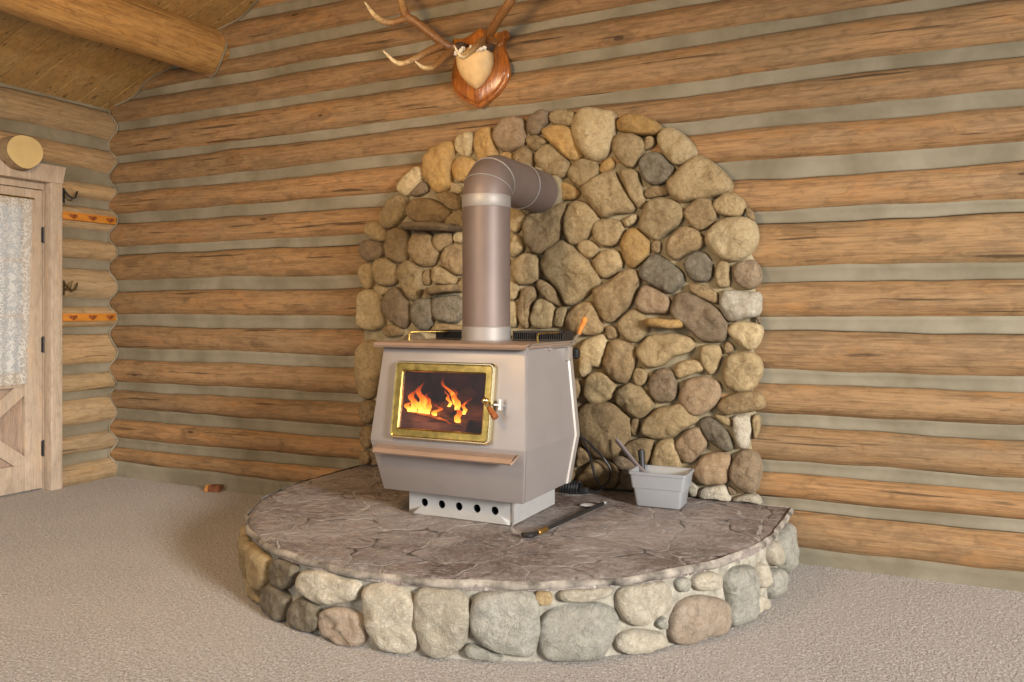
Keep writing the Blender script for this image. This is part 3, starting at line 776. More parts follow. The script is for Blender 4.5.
def pillow(bm, P, place, h, seed, grow=1.02, rough=1.0):
    """domed river stone with the outline P; place(u, v, height) -> world point"""
    cx = sum(p[0] for p in P) / len(P); cy = sum(p[1] for p in P) / len(P)
    P = [(cx + (x - cx) * grow, cy + (y - cy) * grow) for x, y in P]
    n = 44; P = resample(smooth_poly(P, 2), n); sz = math.sqrt(area(P))
    rings = []
    # an inner skeleton point set keeps the dome broad: shrink towards the centre
    prof = [(1.0, -.35), (1.0, .05), (.985, .36), (.95, .58), (.89, .75), (.79, .87), (.66, .94), (.50, .98), (.33, 1.0), (.16, 1.01)]
    tx, ty = fbm(seed * 3.1, 1) * .35, fbm(seed * 3.1, 7) * .35
    for s, q in prof:
        row = []
        for x, y in P:
            u, v = cx + (x - cx) * s, cy + (y - cy) * s
            k = q * h * (1 + (tx * (u - cx) + ty * (v - cy)) / sz * 1.2)
            w = (.24 * fbm(u * 8, v * 8, seed) + .12 * fbm(u * 22, v * 22, seed) + .045 * fbm(u * 60, v * 60, seed)) * rough
            k += h * w * (1.4 if q > .1 else 0)
            e = .010 * fbm(u * 11, v * 11, seed + 5) * (1 if s > .6 else .3)
            row.append(bm.verts.new(place(u + e, v - e, k)))
        rings.append(row)
    for a, b in zip(rings, rings[1:]):
        for i in range(n):
            j = (i + 1) % n; bm.faces.new((a[i], a[j], b[j], b[i]))
    c = bm.verts.new(place(cx, cy, h * 1.02)); r = rings[-1]
    for i in range(n): bm.faces.new((r[i], r[(i + 1) % n], c))
def parse(s):
    out = []
    for l in s.strip().split('\n'):
        t = l.split(); out.append((t[0], [tuple(int(q) / 1000 for q in p.split(',')) for p in t[1:]]))
    return out

# hearth first (the surround stands on it)
HX, HY, HR, HT = 3.46, -.52, 1.24, .28
def outline(R, n=60, y0=-.085):
    pts = [(HX - R, y0), (HX - R, (y0 + HY) / 2)]
    pts += [(HX - R * math.cos(PI * i / n), HY - R * math.sin(PI * i / n)) for i in range(n + 1)]
    pts += [(HX + R, (y0 + HY) / 2), (HX + R, y0)]
    return pts
hearth = empty('raised_hearth', (HX, -.9, 0), 'semicircular raised stone hearth with a dark flagstone top, standing on the carpet', 'hearth')
bm = nb()
o = outline(HR - .005, 120)
rings = []
for z, k in ((0, .0), (.06, .004), (.12, .0), (.18, .004), (.25, .0)):
    rings.append([Vector((x + .008 * fbm(x * 6, y * 6, z * 9), y + (.008 * fbm(x * 6 + 9, y * 6, z * 9) if y < -.2 else 0), z)) for x, y in o])
loft(bm, rings); build('mortar_base', bm, M['mortar_pale'], hearth, sharp=60)
# top slab: flagstones with a rough pale mortar edge
def slab_pt(x, y, z, k=1): return Vector((x + k * (.012 * fbm(x * 7, y * 7, 1) + .006 * fbm(x * 25, y * 25, 1)), y + (k * (.012 * fbm(x * 7, y * 7, 5) + .006 * fbm(x * 25, y * 25, 5)) if y < -.1 else 0), z))
bm = nb()
o = outline(HR + .028, 150)
rim = [[slab_pt(x, y, z + .006 * fbm(x * 7, y * 7, z * 20), 1) for x, y in outline(HR + dr, 150)] for dr, z in ((-.02, .244), (.006, .247), (.016, .256), (.015, .270), (.004, .277))]
loft(bm, rim, cap1=False); build('mortar_rim', bm, M['rim'], hearth, sharp=70)
bm = nb()
# grid clipped to the outline: gently uneven flagstone surface
n = 110; Rr = HR + .009
def inside(x, y, R=Rr): return (abs(x - HX) <= R and y > HY and y < -.085) or math.hypot(x - HX, y - HY) <= R
ringsF = []
for i in range(40, -1, -1):
    s = i / 40
    row = []
    for x, y in outline(Rr, 150):
        cx, cy = HX, -.62
        xx, yy = cx + (x - cx) * s, cy + (y - cy) * s
        row.append(Vector((xx + .008 * fbm(x * 9, y * 9, 1) * s, yy, HT - .002 + .0035 * fbm(xx * 6, yy * 6) + .0022 * fbm(xx * 19, yy * 19) - (.012 if i == 40 else 0))))
    ringsF.append(row)
V = [[bm.verts.new(p) for p in r] for r in ringsF[:-1]]
for a, b in zip(V, V[1:]):
    for i in range(len(a)): j = (i + 1) % len(a); bm.faces.new((a[i], a[j], b[j], b[i]))
bm.faces.new(V[-1])
low = [bm.verts.new(Vector((v.co.x, v.co.y, .245))) for v in V[0]]
for i in range(len(low)): j = (i + 1) % len(low); bm.faces.new((low[i], low[j], V[0][j], V[0][i]))
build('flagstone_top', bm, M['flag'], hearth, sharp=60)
def hearth_place(s, z, k):
    k += HR - .002
    L = .52
    if s < L: return Vector((HX - k, -s, z))
    if s > L + PI * HR: return Vector((HX + k, HY + (s - L - PI * HR), z))
    a = PI + (s - L) / HR
    return Vector((HX + k * math.cos(a), HY + k * math.sin(a), z))
for i, (c, P) in enumerate(parse(HEARTH_STONES)):
    P = [(s, min(.246, max(.004, z))) for s, z in P]
    if min(p[0] for p in P) < .1: P = [(max(.115, s), z) for s, z in P]
    if max(p[0] for p in P) > 4.8: P = [(min(4.83, s), z) for s, z in P]
    sz = math.sqrt(area(P)); bm = nb()
    pillow(bm, P, hearth_place, min(.048, .018 + .16 * sz), i + 200, 1.05, 1.3)
    for v in bm.verts: v.co.z = min(.247, max(.001, v.co.z))
    build('stone', bm, ST[c], hearth, sharp=0)

# arched stone surround
AX, AZ, AR, AW = 3.38, 1.005, 1.235, 1.155
sur = empty('stone_surround', (AX, .0, HT), 'arched wall surround of rounded river stones behind the wood stove', 'fireplace surround')
def arch(dr=0):
    R = AR + dr; W = AW + dr
    z0 = AZ + math.sqrt(R * R - W * W); pts = [(AX - W, HT + .001)]
    for i in range(1, 10): pts.append((AX - W, HT + (z0 - HT) * i / 10))
    a0 = math.atan2(z0 - AZ, -W); a1 = math.atan2(z0 - AZ, W)
    for i in range(61): a = a0 + (a1 - a0) * i / 60; pts.append((AX + R * math.cos(a), AZ + R * math.sin(a)))
    for i in range(9, -1, -1): pts.append((AX + W, HT + (z0 - HT) * i / 10))
    return pts
YM = -.075                                # face of the mortar
bm = nb()
lv = []
for dr, y in ((.0, -.02), (.0, -.055), (-.012, -.068), (-.03, YM)):
    lv.append([Vector((x + .012 * fbm(x * 6, z * 6, 3), y, max(HT + .001, z + (.012 * fbm(x * 6, z * 6, 8) if z > .4 else 0)))) for x, z in arch(dr)])
for i in range(1, 26):
    s = 1 - i / 26
    lv.append([Vector((AX + (p.x - AX) * s, YM + .010 * fbm((AX + (p.x - AX) * s) * 7, (1.1 + (p.z - 1.1) * s) * 7) + .004 * fbm(p.x * s * 25, p.z * s * 25), 1.1 + (p.z - 1.1) * s)) for p in lv[3]])
loft(bm, lv, cap0=True); build('mortar_bed', bm, M['mortar'], sur, sharp=60)
stones = parse(WALL_STONES)
# stones of the part of the wall that the stove hides
rnd = random.Random(5)
def near(x, z, polys):
    best = 9
    for P in polys:
        ins = False
        for i in range(len(P)):
            (a, b), (c, d) = P[i], P[(i + 1) % len(P)]
            t = max(0, min(1, ((x - a) * (c - a) + (z - b) * (d - b)) / ((c - a) ** 2 + (d - b) ** 2 + 1e-12)))
            best = min(best, math.hypot(x - a - t * (c - a), z - b - t * (d - b)))
            if (b > z) != (d > z) and x < (c - a) * (z - b) / (d - b) + a: ins = not ins
        if ins: return -1
    return best
polys = [P for c, P in stones]; fill = []
for rr in (.11, .09, .07, .055, .042, .032):
    for _ in range(420):
        x, z = rnd.uniform(2.28, 3.95), rnd.uniform(HT + .05, 2.05)
        if math.hypot(x - 3.415, z - 1.85) < .15 + rr: continue
        if z - rr < HT + .005: continue
        if z > 1.25 and not 3.1 < x < 3.6: continue
        if near(x, z, polys) > rr + .003:
            P = [(x + rr * 1.05 * (1 + .15 * fbm(x * 9, z * 9, k)) * math.cos(2 * PI * k / 9), z + rr * (1 + .15 * fbm(z * 9, x * 9, k)) * math.sin(2 * PI * k / 9)) for k in range(9)]
            polys.append(P); fill.append((rnd.choice('tbdb'), P))
def wall_place(x, z, k): return Vector((x, YM - k, z))
stones.sort(key=lambda t: -area(t[1]))
rest = {}
for i, (c, P) in enumerate(stones + fill):
    P = [(x, max(HT + .004, z)) for x, z in P]
    sz = math.sqrt(area(P)); h = min(.072, .020 + .26 * sz)
    if i < 100:
        bm = nb(); pillow(bm, P, wall_place, h, i, 1.085)
        for v in bm.verts: v.co.z = max(HT + .002, v.co.z)
        build('stone', bm, ST[c], sur, sharp=0)
    else:
        if 'bm' not in rest: rest['bm'] = nb(); rest['m'] = []
        t = nb(); pillow(t, P, wall_place, h, i, 1.085)
        for v in t.verts: v.co.z = max(HT + .002, v.co.z)
        if c not in rest['m']: rest['m'].append(c)
        merge(rest['bm'], t, rest['m'].index(c))
o = build('small_stones', rest['bm'], [ST[c] for c in rest['m']], sur, sharp=0); o['kind'] = 'stuff'
# three flat ledge stones jutting out
for x0, x1, z, d, tilt, c in ((2.548, 2.925, 1.690, .15, -.012, 'd'), (2.712, 2.925, 1.333, .11, .006, 'b'), (4.005, 4.205, 1.148, .10, -.004, 'g')):
    bm = nb(); n = 30; rings = []
    for q, s in ((-.026, .80), (-.020, .93), (-.008, 1), (.006, .99), (.014, .95), (.018, .82)):
        row = []
        for k in range(n):
            a = 2 * PI * k / n; ca, sa = math.cos(a), math.sin(a)
            ux = (abs(ca) ** .6) * (1 if ca > 0 else -1); uy = (abs(sa) ** .8) * (1 if sa > 0 else -1)
            x = (x0 + x1) / 2 + ux * s * (x1 - x0) / 2; y = YM - .02 + uy * s * d
            row.append(Vector((x + .008 * fbm(x * 20, y * 20), min(.0, y + .008 * fbm(x * 20, y * 20, 5)), z + q + tilt * ux + .006 * fbm(x * 14, y * 14))))
        rings.append(row)
    loft(bm, rings); tag(build('ledge_stone', bm, ST[c], sur, sharp=40), 'flat stone jutting out as a small ledge')

# ------------------------------------------------------------------ wood stove
SX = 3.42
stove = empty('wood_stove', (SX, -.75, HT), 'taupe steel wood stove with a brass framed glass door, burning on the hearth', 'stove')
# levels of the flared body: z, half width, y front, y back
LV = [(.397, .351, -1.059, -.56), (.628, .386, -1.116, -.535), (1.045, .357, -1.050, -.565)]
def front_y(z):
    (z0, _, a, _), (z1, _, b, _) = (LV[1], LV[2]) if z > LV[1][0] else (LV[0], LV[1])
    return a + (b - a) * (z - z0) / (z1 - z0)
def half_w(z):
    (z0, a, _, _), (z1, b, _, _) = (LV[1], LV[2]) if z > LV[1][0] else (LV[0], LV[1])
    return a + (b - a) * (z - z0) / (z1 - z0)
# firebox opening on the sloping front
OX0, OX1, OZ0, OZ1 = 3.17, 3.625, .672, .960
bm = nb()
def q(*p): return bm.faces.new([bm.verts.new(x) for x in p])
c = [[Vector((SX + sx * w, y, z)) for sx, y in ((-1, yf), (1, yf), (1, yb), (-1, yb))] for z, w, yf, yb in LV]
for a, b in zip(c, c[1:]):
    for i in (1, 2, 3): q(a[i], a[(i + 1) % 4], b[(i + 1) % 4], b[i])
q(*c[0][::-1]); q(*c[2]); q(c[0][0], c[0][1], c[1][1], c[1][0])
def fp(x, z, n=0.0): return Vector((x, front_y(z) - n, z))
A = [c[1][0], c[1][1], c[2][1], c[2][0]]; B = [fp(OX0, OZ0), fp(OX1, OZ0), fp(OX1, OZ1), fp(OX0, OZ1)]
for i in range(4): q(A[i], A[(i + 1) % 4], B[(i + 1) % 4], B[i])
bmesh.ops.remove_doubles(bm, verts=bm.verts[:], dist=1e-4)
ed = [e for e in bm.edges if len(e.link_faces) == 2 and e.calc_face_angle(0) > .3]
bmesh.ops.bevel(bm, geom=ed, offset=.005, segments=2, affect='EDGES', profile=.5)
build('body', bm, M['stove'], stove, sharp=25)
bm = nb()
F = [Vector((3.075, front_y(.645) + .02, .645)), Vector((3.70, front_y(.645) + .02, .645)), Vector((3.70, front_y(.99) + .02, .99)), Vector((3.075, front_y(.99) + .02, .99))]
I = [Vector((p.x, -.66, p.z)) for p in F]
for i in range(4):
    bm.faces.new([bm.verts.new(p) for p in (B[i], B[(i + 1) % 4], F[(i + 1) % 4], F[i])]); bm.faces.new([bm.verts.new(p) for p in (F[i], F[(i + 1) % 4], I[(i + 1) % 4], I[i])])
bm.faces.new([bm.verts.new(p) for p in I]); bmesh.ops.remove_doubles(bm, verts=bm.verts[:], dist=1e-4)
build('firebox', bm, M['firebrick'], stove, smooth=False)
# a shallow overlapping panel on the right side, as two folded plates
bm = nb()
def side_pt(z, y, n=.004): return Vector((SX + half_w(z) + n, y, z))
for za, zb in ((.405, .628), (.628, 1.035)):
    ring = [[side_pt(za, front_y(za) + .012, k), side_pt(za, -.60, k), side_pt(zb, -.60, k), side_pt(zb, front_y(zb) + .012, k)] for k in (-.004, .004)]
    loft(bm, ring)
build('side_panel', bm, M['stove'], stove, smooth=False)
# pale folded trim strip along the rear edge of the right side
bm = nb()
loft(bm, [[Vector((SX + w + a, y + b, z)) for a, b in ((.004, -.048), (.012, -.042), (.012, -.004), (.004, .002), (-.01, .002), (-.01, -.048))] for z, w, y in ((.402, .351, -.56), (.628, .386, -.535), (1.03, .357, -.565))])
build('side_trim', bm, M['stove_trim'], stove, sharp=30)
# top plate with rolled front lip
bm = nb()
TZ = 1.066
pr = [(-1.02, TZ - .020), (-1.062, TZ - .020), (-1.088, TZ - .024), (-1.094, TZ - .014), (-1.086, TZ - .003), (-1.072, TZ), (-.545, TZ), (-.545, TZ - .018)]
loft(bm, [[Vector((SX + x, y, z)) for y, z in pr] for x in (-.384, .378)])
build('top_plate', bm, M['stove_lip'], stove, sharp=30)
bm = nb()
tube(bm, spline([(SX + .378, -1.088, TZ - .020), (SX + .386, -1.075, TZ - .016), (SX + .388, -1.05, TZ - .004), (SX + .386, -.98, TZ - .002), (SX + .386, -.56, TZ - .002)], 5), .0045, 8)
build('edge_bead', bm, M['steel'], stove)
# ash lip across the front
bm = nb()
pr = [(-1.085, .612), (-1.118, .610), (-1.150, .598), (-1.162, .582), (-1.157, .575), (-1.140, .586), (-1.110, .596), (-1.085, .596)]
loft(bm, [[Vector((x, y, z)) for y, z in pr] for x in (3.078, 3.765)])
tube(bm, spline([(3.764, -1.158, .577), (3.775, -1.150, .593), (3.778, -1.13, .604), (3.772, -1.10, .609)], 5), .005, 8)
build('ash_lip', bm, M['stove_lip'], stove, sharp=30)
# pedestal with five round air holes
PX0, PX1, PY0, PY1 = 3.157, 3.684, -.982, -.526
bm = nb(); pz0, pz1 = HT + .001, .40
holes = [3.238, 3.329, 3.418, 3.509, 3.598]; hz, hr = .336, .0185
xs = [PX0] + [(a + b) / 2 for a, b in zip(holes, holes[1:])] + [PX1]
for i, hx in enumerate(holes):
    n = 32; sq = []; ci = []
    for k in range(n):
        a = 2 * PI * k / n + PI / n * 0; ca, sa = math.cos(a), math.sin(a); m = max(abs(ca), abs(sa)); ux, uz = ca / m, sa / m
        sq.append(Vector((hx + (ux * (xs[i + 1] - hx) if ux > 0 else ux * (hx - xs[i])), PY0, hz + (uz * (pz1 - hz) if uz > 0 else uz * (hz - pz0)))))
        ci.append(Vector((hx + hr * ca, PY0, hz + hr * sa)))
    loft(bm, [sq, ci, [p + Vector((0, .008, 0)) for p in ci]], cap0=False, cap1=False)
def q(*p): bm.faces.new([bm.verts.new(Vector(x)) for x in p])
q((PX1, PY0, pz0), (PX1, PY1, pz0), (PX1, PY1, pz1), (PX1, PY0, pz1)); q((PX0, PY1, pz0), (PX0, PY0, pz0), (PX0, PY0, pz1), (PX0, PY1, pz1))
q((PX1, PY1, pz0), (PX0, PY1, pz0), (PX0, PY1, pz1), (PX1, PY1, pz1)); q((PX0, PY0, pz1), (PX1, PY0, pz1), (PX1, PY1, pz1), (PX0, PY1, pz1))
bmesh.ops.remove_doubles(bm, verts=bm.verts[:], dist=1e-4)
build('pedestal', bm, M['plinth'], stove, sharp=25)
bm = nb(); tube(bm, [(PX1 + .001, PY0 - .001, pz0), (PX1 + .001, PY0 - .001, pz1)], .005, 8); build('corner_trim', bm, M['steel'], stove)
for hx in holes:
    bm = nb(); n = 20
    loft(bm, [[Vector((hx + r * math.cos(2 * PI * k / n), y, hz + r * math.sin(2 * PI * k / n))) for k in range(n)] for r, y in ((hr * 1.0, PY0 + .006), (hr, PY0 + .05), (hr * .2, PY0 + .055))], cap0=False)
    tag(build('air_hole', bm, M['iron'], stove), 'round black air hole')

# door: brass frame on the sloping front, glass, handle
kx = (LV[2][2] - LV[1][2]) / (LV[2][0] - LV[1][0])
nrm = Vector((0, -1, kx)).normalized(); upv = Vector((0, kx, 1)).normalized()
DC = Vector((3.404, front_y(.811), .811))
def dp(u, v, n): return DC + Vector((1, 0, 0)) * u + upv * v + nrm * n
def rrect(w, h, r, k=6):
    out = []
    for cx, cy, a0 in ((w - r, h - r, 0), (-w + r, h - r, 1), (-w + r, -h + r, 2), (w - r, -h + r, 3)):
        for i in range(k + 1):
            a = (a0 + i / k) * PI / 2; out.append((cx + r * math.cos(a), cy + r * math.sin(a)))
    return out
bm = nb(); rings = []
for w, h, r, n in ((.252, .171, .022, .0), (.252, .171, .022, .022), (.247, .166, .020, .030), (.243, .162, .018, .030)):
    rings.append([dp(u, v, n) for u, v in rrect(w, h, r)])
loft(bm, rings, cap0=False, cap1=False)
for f in bm.faces: f.material_index = 1
V2 = []
for w, h, r, n in ((.243, .162, .018, .030), (.238, .157, .016, .0265), (.212, .131, .008, .0265), (.207, .126, .006, .022), (.205, .124, .005, .010)):
    V2.append([dp(u, v, n) for u, v in rrect(w, h, r)])
loft(bm, V2, cap0=False, cap1=False, mi=0)
for f in bm.faces[-28:]: f.material_index = 1
bmesh.ops.remove_doubles(bm, verts=bm.verts[:], dist=1e-5)
sd = build('door', bm, [M['brass'], M['brass_edge']], stove, sharp=25)
bm = nb(); rr = rrect(.207, .126, .004); loft(bm, [[dp(u, v, .010) for u, v in rr], [dp(u, v, .014) for u, v in rr]])
tag(build('glass_pane', bm, M['stove_glass'], sd, sharp=25), 'smoke tinted glass pane')
bm = nb()
tube(bm, spline([dp(.225, .008, .026), dp(.228, .006, .045), dp(.240, -.004, .055), dp(.256, -.018, .058)], 5), .0085, 10)
t = bmesh.new(); bmesh.ops.create_uvsphere(t, u_segments=14, v_segments=10, radius=.016); merge(bm, t, mat=Matrix.Translation(dp(.222, .012, .036)))
hd = build('handle', bm, M['brass_edge'], sd)
bm = nb(); a, b = dp(.250, -.014, .057), dp(.292, -.058, .064)
tube(bm, [a + (b - a) * t for t in (0, .05, .3, .6, .85, .97, 1)], [.008, .0105, .0115, .0135, .0150, .0135, .009], 14); build('grip', bm, M['dark_handle'], hd)
bm = nb()
for lo, hi in ((( .262, -.006, .0), (.296, .002, .034)), ((.285, -.024, .018), (.297, .022, .036))):
    loft(bm, [[dp(u, v, n) for u, v in ((lo[0], lo[1]), (hi[0], lo[1]), (hi[0], hi[1]), (lo[0], hi[1]))] for n in (lo[2], hi[2])])
build('latch', bm, M['steel'], stove, sharp=25)

# black slatted warming grates behind the pipe and their brass rails
for x0, x1 in ((3.125, 3.285), (3.545, 3.80)):
    bm = nb(); y0, y1, z0, z1 = -.70, -.575, TZ + .001, TZ + .046
    box(bm, x0, x1, y0 + .012, y1, z0, z1 - .006, .002); box(bm, x0, x1, y0 - .002, y0 + .012, z1 - .010, z1, .002); box(bm, x0, x1, y0 - .002, y0 + .012, z0, z0 + .008, .002)
    k = int((x1 - x0) / .011)
    for i in range(k + 1): x = x0 + (x1 - x0 - .004) * i / k; box(bm, x, x + .004, y0, y0 + .012, z0, z1)
    for i in range(k + 1): x = x0 + (x1 - x0 - .004) * i / k; box(bm, x, x + .004, y0, y1, z1 - .006, z1)
    build('warming_grate', bm, M['iron'], stove, smooth=False)
M['rail_brass'] = M['brass']
for P in ([(3.075, -.86, TZ), (3.078, -.86, TZ + .030), (3.095, -.845, TZ + .040), (3.20, -.71, TZ + .040)], [(3.765, -.90, TZ - .0), (3.765, -.90, TZ + .028), (3.772, -.885, TZ + .040), (3.785, -.715, TZ + .040)]):
    bm = nb(); tube(bm, spline(P, 6), .0042, 10); build('rail', bm, M['rail_brass'], stove)
# bypass damper: bracket, bent rod, wooden grip; thermostat knob
dm = nb(); bx = SX + .357
box(dm, bx - .002, bx + .028, -.640, -.595, .975, 1.040, .003)
dmp = build('damper_bracket', dm, M['stove_trim'], stove, sharp=30)
bm = nb(); box(bm, bx - .002, bx + .022, -.830, -.805, 1.030, 1.048, .003); build('rod_clip', bm, M['stove_trim'], stove, sharp=30)
bm = nb(); R = [(bx + .018, -.83, 1.044), (bx + .020, -.64, 1.046), (bx + .022, -.60, 1.050), (bx + .026, -.565, 1.075), (bx + .03, -.515, 1.100)]
tube(bm, spline(R, 6), .0065, 10); build('damper_rod', bm, M['steel'], dmp)
bm = nb(); a, b = Vector((bx + .028, -.525, 1.092)), Vector((bx + .036, -.455, 1.170))
tube(bm, [a + (b - a) * t for t in (0, .03, .2, .6, .9, .98, 1)], [.007, .010, .0105, .0125, .0145, .012, .006], 14); build('grip', bm, M['handle_wood'], dmp)
bm = nb(); n = 24
loft(bm, [[Vector((bx + .004 + x, -.535 + r * (1 + .10 * math.cos(8 * a)) * math.cos(a), 1.005 + r * (1 + .10 * math.cos(8 * a)) * math.sin(a))) for a in [2 * PI * k / n for k in range(n)]] for x, r in ((-.02, .012), (.008, .012), (.010, .024), (.026, .024), (.030, .018))])
build('thermostat_knob', bm, M['rubber'], stove, sharp=40)

# fire inside
def log_mesh(a, b, r, seed):
    bm = nb(); a, b = Vector(a), Vector(b); n = 18; rings = []
    d = (b - a).normalized(); u = Vector((0, 0, 1)); u = (u - d * u.dot(d)).normalized(); w = d.cross(u)
    for i in range(15):
        p = a + (b - a) * i / 14; rings.append([p + (u * math.cos(2 * PI * k / n) + w * math.sin(2 * PI * k / n)) * r * (1 + .16 * fbm(math.cos(2 * PI * k / n) * 1.5 + seed, math.sin(2 * PI * k / n) * 1.5, i * .2) + .05 * fbm(k * .9, i * .6, seed)) for k in range(n)])
    loft(bm, rings); return bm
o = build('firewood_log', log_mesh((3.085, -.985, .695), (3.46, -.955, .668), .050, 1), M['char'], sharp=50)
tag(o, 'front firewood log lying low behind the stove glass', 'firewood', 'firewood in the stove')
o = build('firewood_log', log_mesh((3.10, -.83, .715), (3.64, -.78, .72), .062, 2), M['char'], sharp=50)
tag(o, 'rear charred firewood log behind the flames in the stove', 'firewood', 'firewood in the stove')
o = build('firewood_log', log_mesh((3.30, -.905, .752), (3.385, -.80, .83), .036, 3), M['char'], sharp=50)
tag(o, 'short charred firewood log propped up between the two flames', 'firewood', 'firewood in the stove')
fire = empty('fire', (3.28, -.93, .70), 'orange fire burning behind the glass of the stove door', 'fire')
def flame(x, y, z, w, h, lean, seed):
    bm = nb(); rings = []; n = 16
    for i in range(23):
        t = i / 22
        r = w * (1 - t) ** .75 * (.6 + 1.9 * t * (1 - t)) + .0012
        cx = x + lean * t ** 1.3 + .05 * fbm(t * 3.0, seed * 3.7) * t * 1.6; cy = y + .012 * fbm(t * 3, seed + 5)
        rings.append([Vector((cx + r * math.cos(2 * PI * k / n) * (1 + .45 * fbm(math.cos(2 * PI * k / n), t * 6, seed)), cy + .35 * r * math.sin(2 * PI * k / n), z + h * t)) for k in range(n)])
    loft(bm, rings); build('flame', bm, M['flame'], fire, sharp=0)
for f in ((3.145, -.925, .735, .026, .125, .008, 1), (3.185, -.93, .732, .028, .150, -.012, 2), (3.215, -.925, .730, .024, .105, .020, 3), (3.118, -.92, .735, .02, .075, .004, 8), (3.25, -.92, .722, .018, .06, .01, 9),
          (3.415, -.99, .700, .020, .100, .004, 4), (3.412, -.985, .765, .019, .10, .012, 5), (3.400, -.975, .785, .016, .125, -.085, 6), (3.360, -.97, .775, .010, .085, -.02, 7), (3.435, -.97, .745, .012, .08, .02, 10)):
    flame(*f)
bm = nb()
tube(bm, spline([(3.20, -1.005, .742), (3.26, -1.003, .737), (3.32, -1.0, .726), (3.37, -.998, .714)], 5), interp([.002, .005, .006, .002], 16), 8); build('ember_line', bm, M['ember'], fire)
bm = nb(); t = bmesh.new(); bmesh.ops.create_icosphere(t, subdivisions=3, radius=.045)
for v in t.verts: v.co = Vector((v.co.x * 1.3, v.co.y, v.co.z * .35)) * (1 + .3 * fbm(v.co.x * 40, v.co.y * 40, v.co.z * 40))
merge(bm, t, mat=Matrix.Translation((3.40, -.955, .705))); build('ember_bed', bm, M['ember'], fire, sharp=0)

# ------------------------------------------------------------------ stove pipe
PXc, PYc, PR = 3.416, -.72, .1130
pipe = empty('stove_pipe', (PXc, PYc, TZ), 'brown metal stove pipe rising from the stove and elbowing into the stone wall', 'stove pipe')
def lathe(bm, prof, cx, cy, n=48):
    loft(bm, [[Vector((cx + r * math.cos(2 * PI * k / n), cy + r * math.sin(2 * PI * k / n), z)) for k in range(n)] for r, z in prof])
bm = nb(); lathe(bm, [(PR + .012, TZ + .001), (PR + .012, TZ + .004), (PR + .004, TZ + .006), (PR + .004, TZ + .062), (PR + .001, TZ + .066)], PXc, PYc); build('base_collar', bm, M['pipe_grey'], pipe)
bm = nb(); lathe(bm, [(PR, TZ + .060), (PR, 1.70)], PXc, PYc); build('vertical_pipe', bm, M['pipe'], pipe)
bm = nb(); lathe(bm, [(PR + .001, 1.690), (PR + .003, 1.693), (PR + .003, 1.742), (PR + .001, 1.747)], PXc, PYc); build('pipe_sleeve', bm, M['pipe_grey'], pipe)
# elbow in three mitred gores
bm = nb(); ER = .122; cz = 1.722; cyc = PYc + ER; n = 48
def ering(a, r, adv=0):
    # a = 0 at the bottom (axis up), PI/2 at the end (axis +y)
    c = Vector((PXc, cyc - ER * math.cos(a), cz + ER * math.sin(a))); rad = Vector((0, -math.cos(a), math.sin(a)))
    tan = Vector((0, math.sin(a), math.cos(a)))
    return [c + tan * adv + Vector((1, 0, 0)) * r * math.cos(2 * PI * k / n) + rad * r * math.sin(2 * PI * k / n) for k in range(n)]
angs = [0, PI / 6, PI / 3, PI / 2]
for g in range(3):
    mid = []
    for k in range(7): mid.append(ering(angs[g] + (angs[g + 1] - angs[g]) * k / 6, PR + .002))
    loft(bm, mid, cap0=False, cap1=False)
build('elbow', bm, M['pipe'], pipe, sharp=0)
for a in (PI / 6, PI / 3):
    bm = nb(); tube(bm, ering(a, PR + .003) + ering(a, PR + .003)[:1], .0032, 6); build('seam', bm, M['pipe_grey'], pipe)
hzc = cz + ER
bm = nb(); loft(bm, [[Vector((PXc + r * math.cos(2 * PI * k / n), y, hzc + r * math.sin(2 * PI * k / n))) for k in range(n)] for y, r in ((cyc - .01, PR), (-.10, PR), (-.08, PR))]); build('horizontal_pipe', bm, M['pipe'], pipe, sharp=40)
bm = nb(); tube(bm, [Vector((PXc + (PR + .002) * math.cos(2 * PI * k / n), -.36, hzc + (PR + .002) * math.sin(2 * PI * k / n))) for k in range(n + 1)], .003, 6); build('seam', bm, M['pipe_grey'], pipe)
bm = nb(); loft(bm, [[Vector((PXc + r * math.cos(2 * PI * k / n), y, hzc + r * math.sin(2 * PI * k / n))) for k in range(n)] for y, r in ((-.08, PR + .022), (-.118, PR + .022), (-.125, PR + .012), (-.125, PR - .001))]); build('wall_collar', bm, M['mortar'], pipe, sharp=40)

# ------------------------------------------------------------------ things on the hearth
tubE = empty('ash_tub', (4.148, -.305, HT), 'small grey plastic tub with a lip, standing on the hearth by the stones', 'tub')
rot = Matrix.Translation((4.146, -.312, HT + .003)) @ Matrix.Rotation(math.radians(2), 4, 'Z')
bm = nb(); rings = []
for w, d, z in ((.098, .066, 0), (.104, .072, .0), (.106, .074, .004), (.118, .083, .085), (.124, .087, .086), (.132, .094, .150), (.137, .099, .150), (.138, .100, .164), (.130, .092, .164), (.122, .084, .150), (.100, .068, .008)):
    rings.append([rot @ Vector((u, v, z)) for u, v in rrect(w, d, .014, 4)])
loft(bm, rings); build('tub_body', bm, M['tub'], tubE, sharp=30)
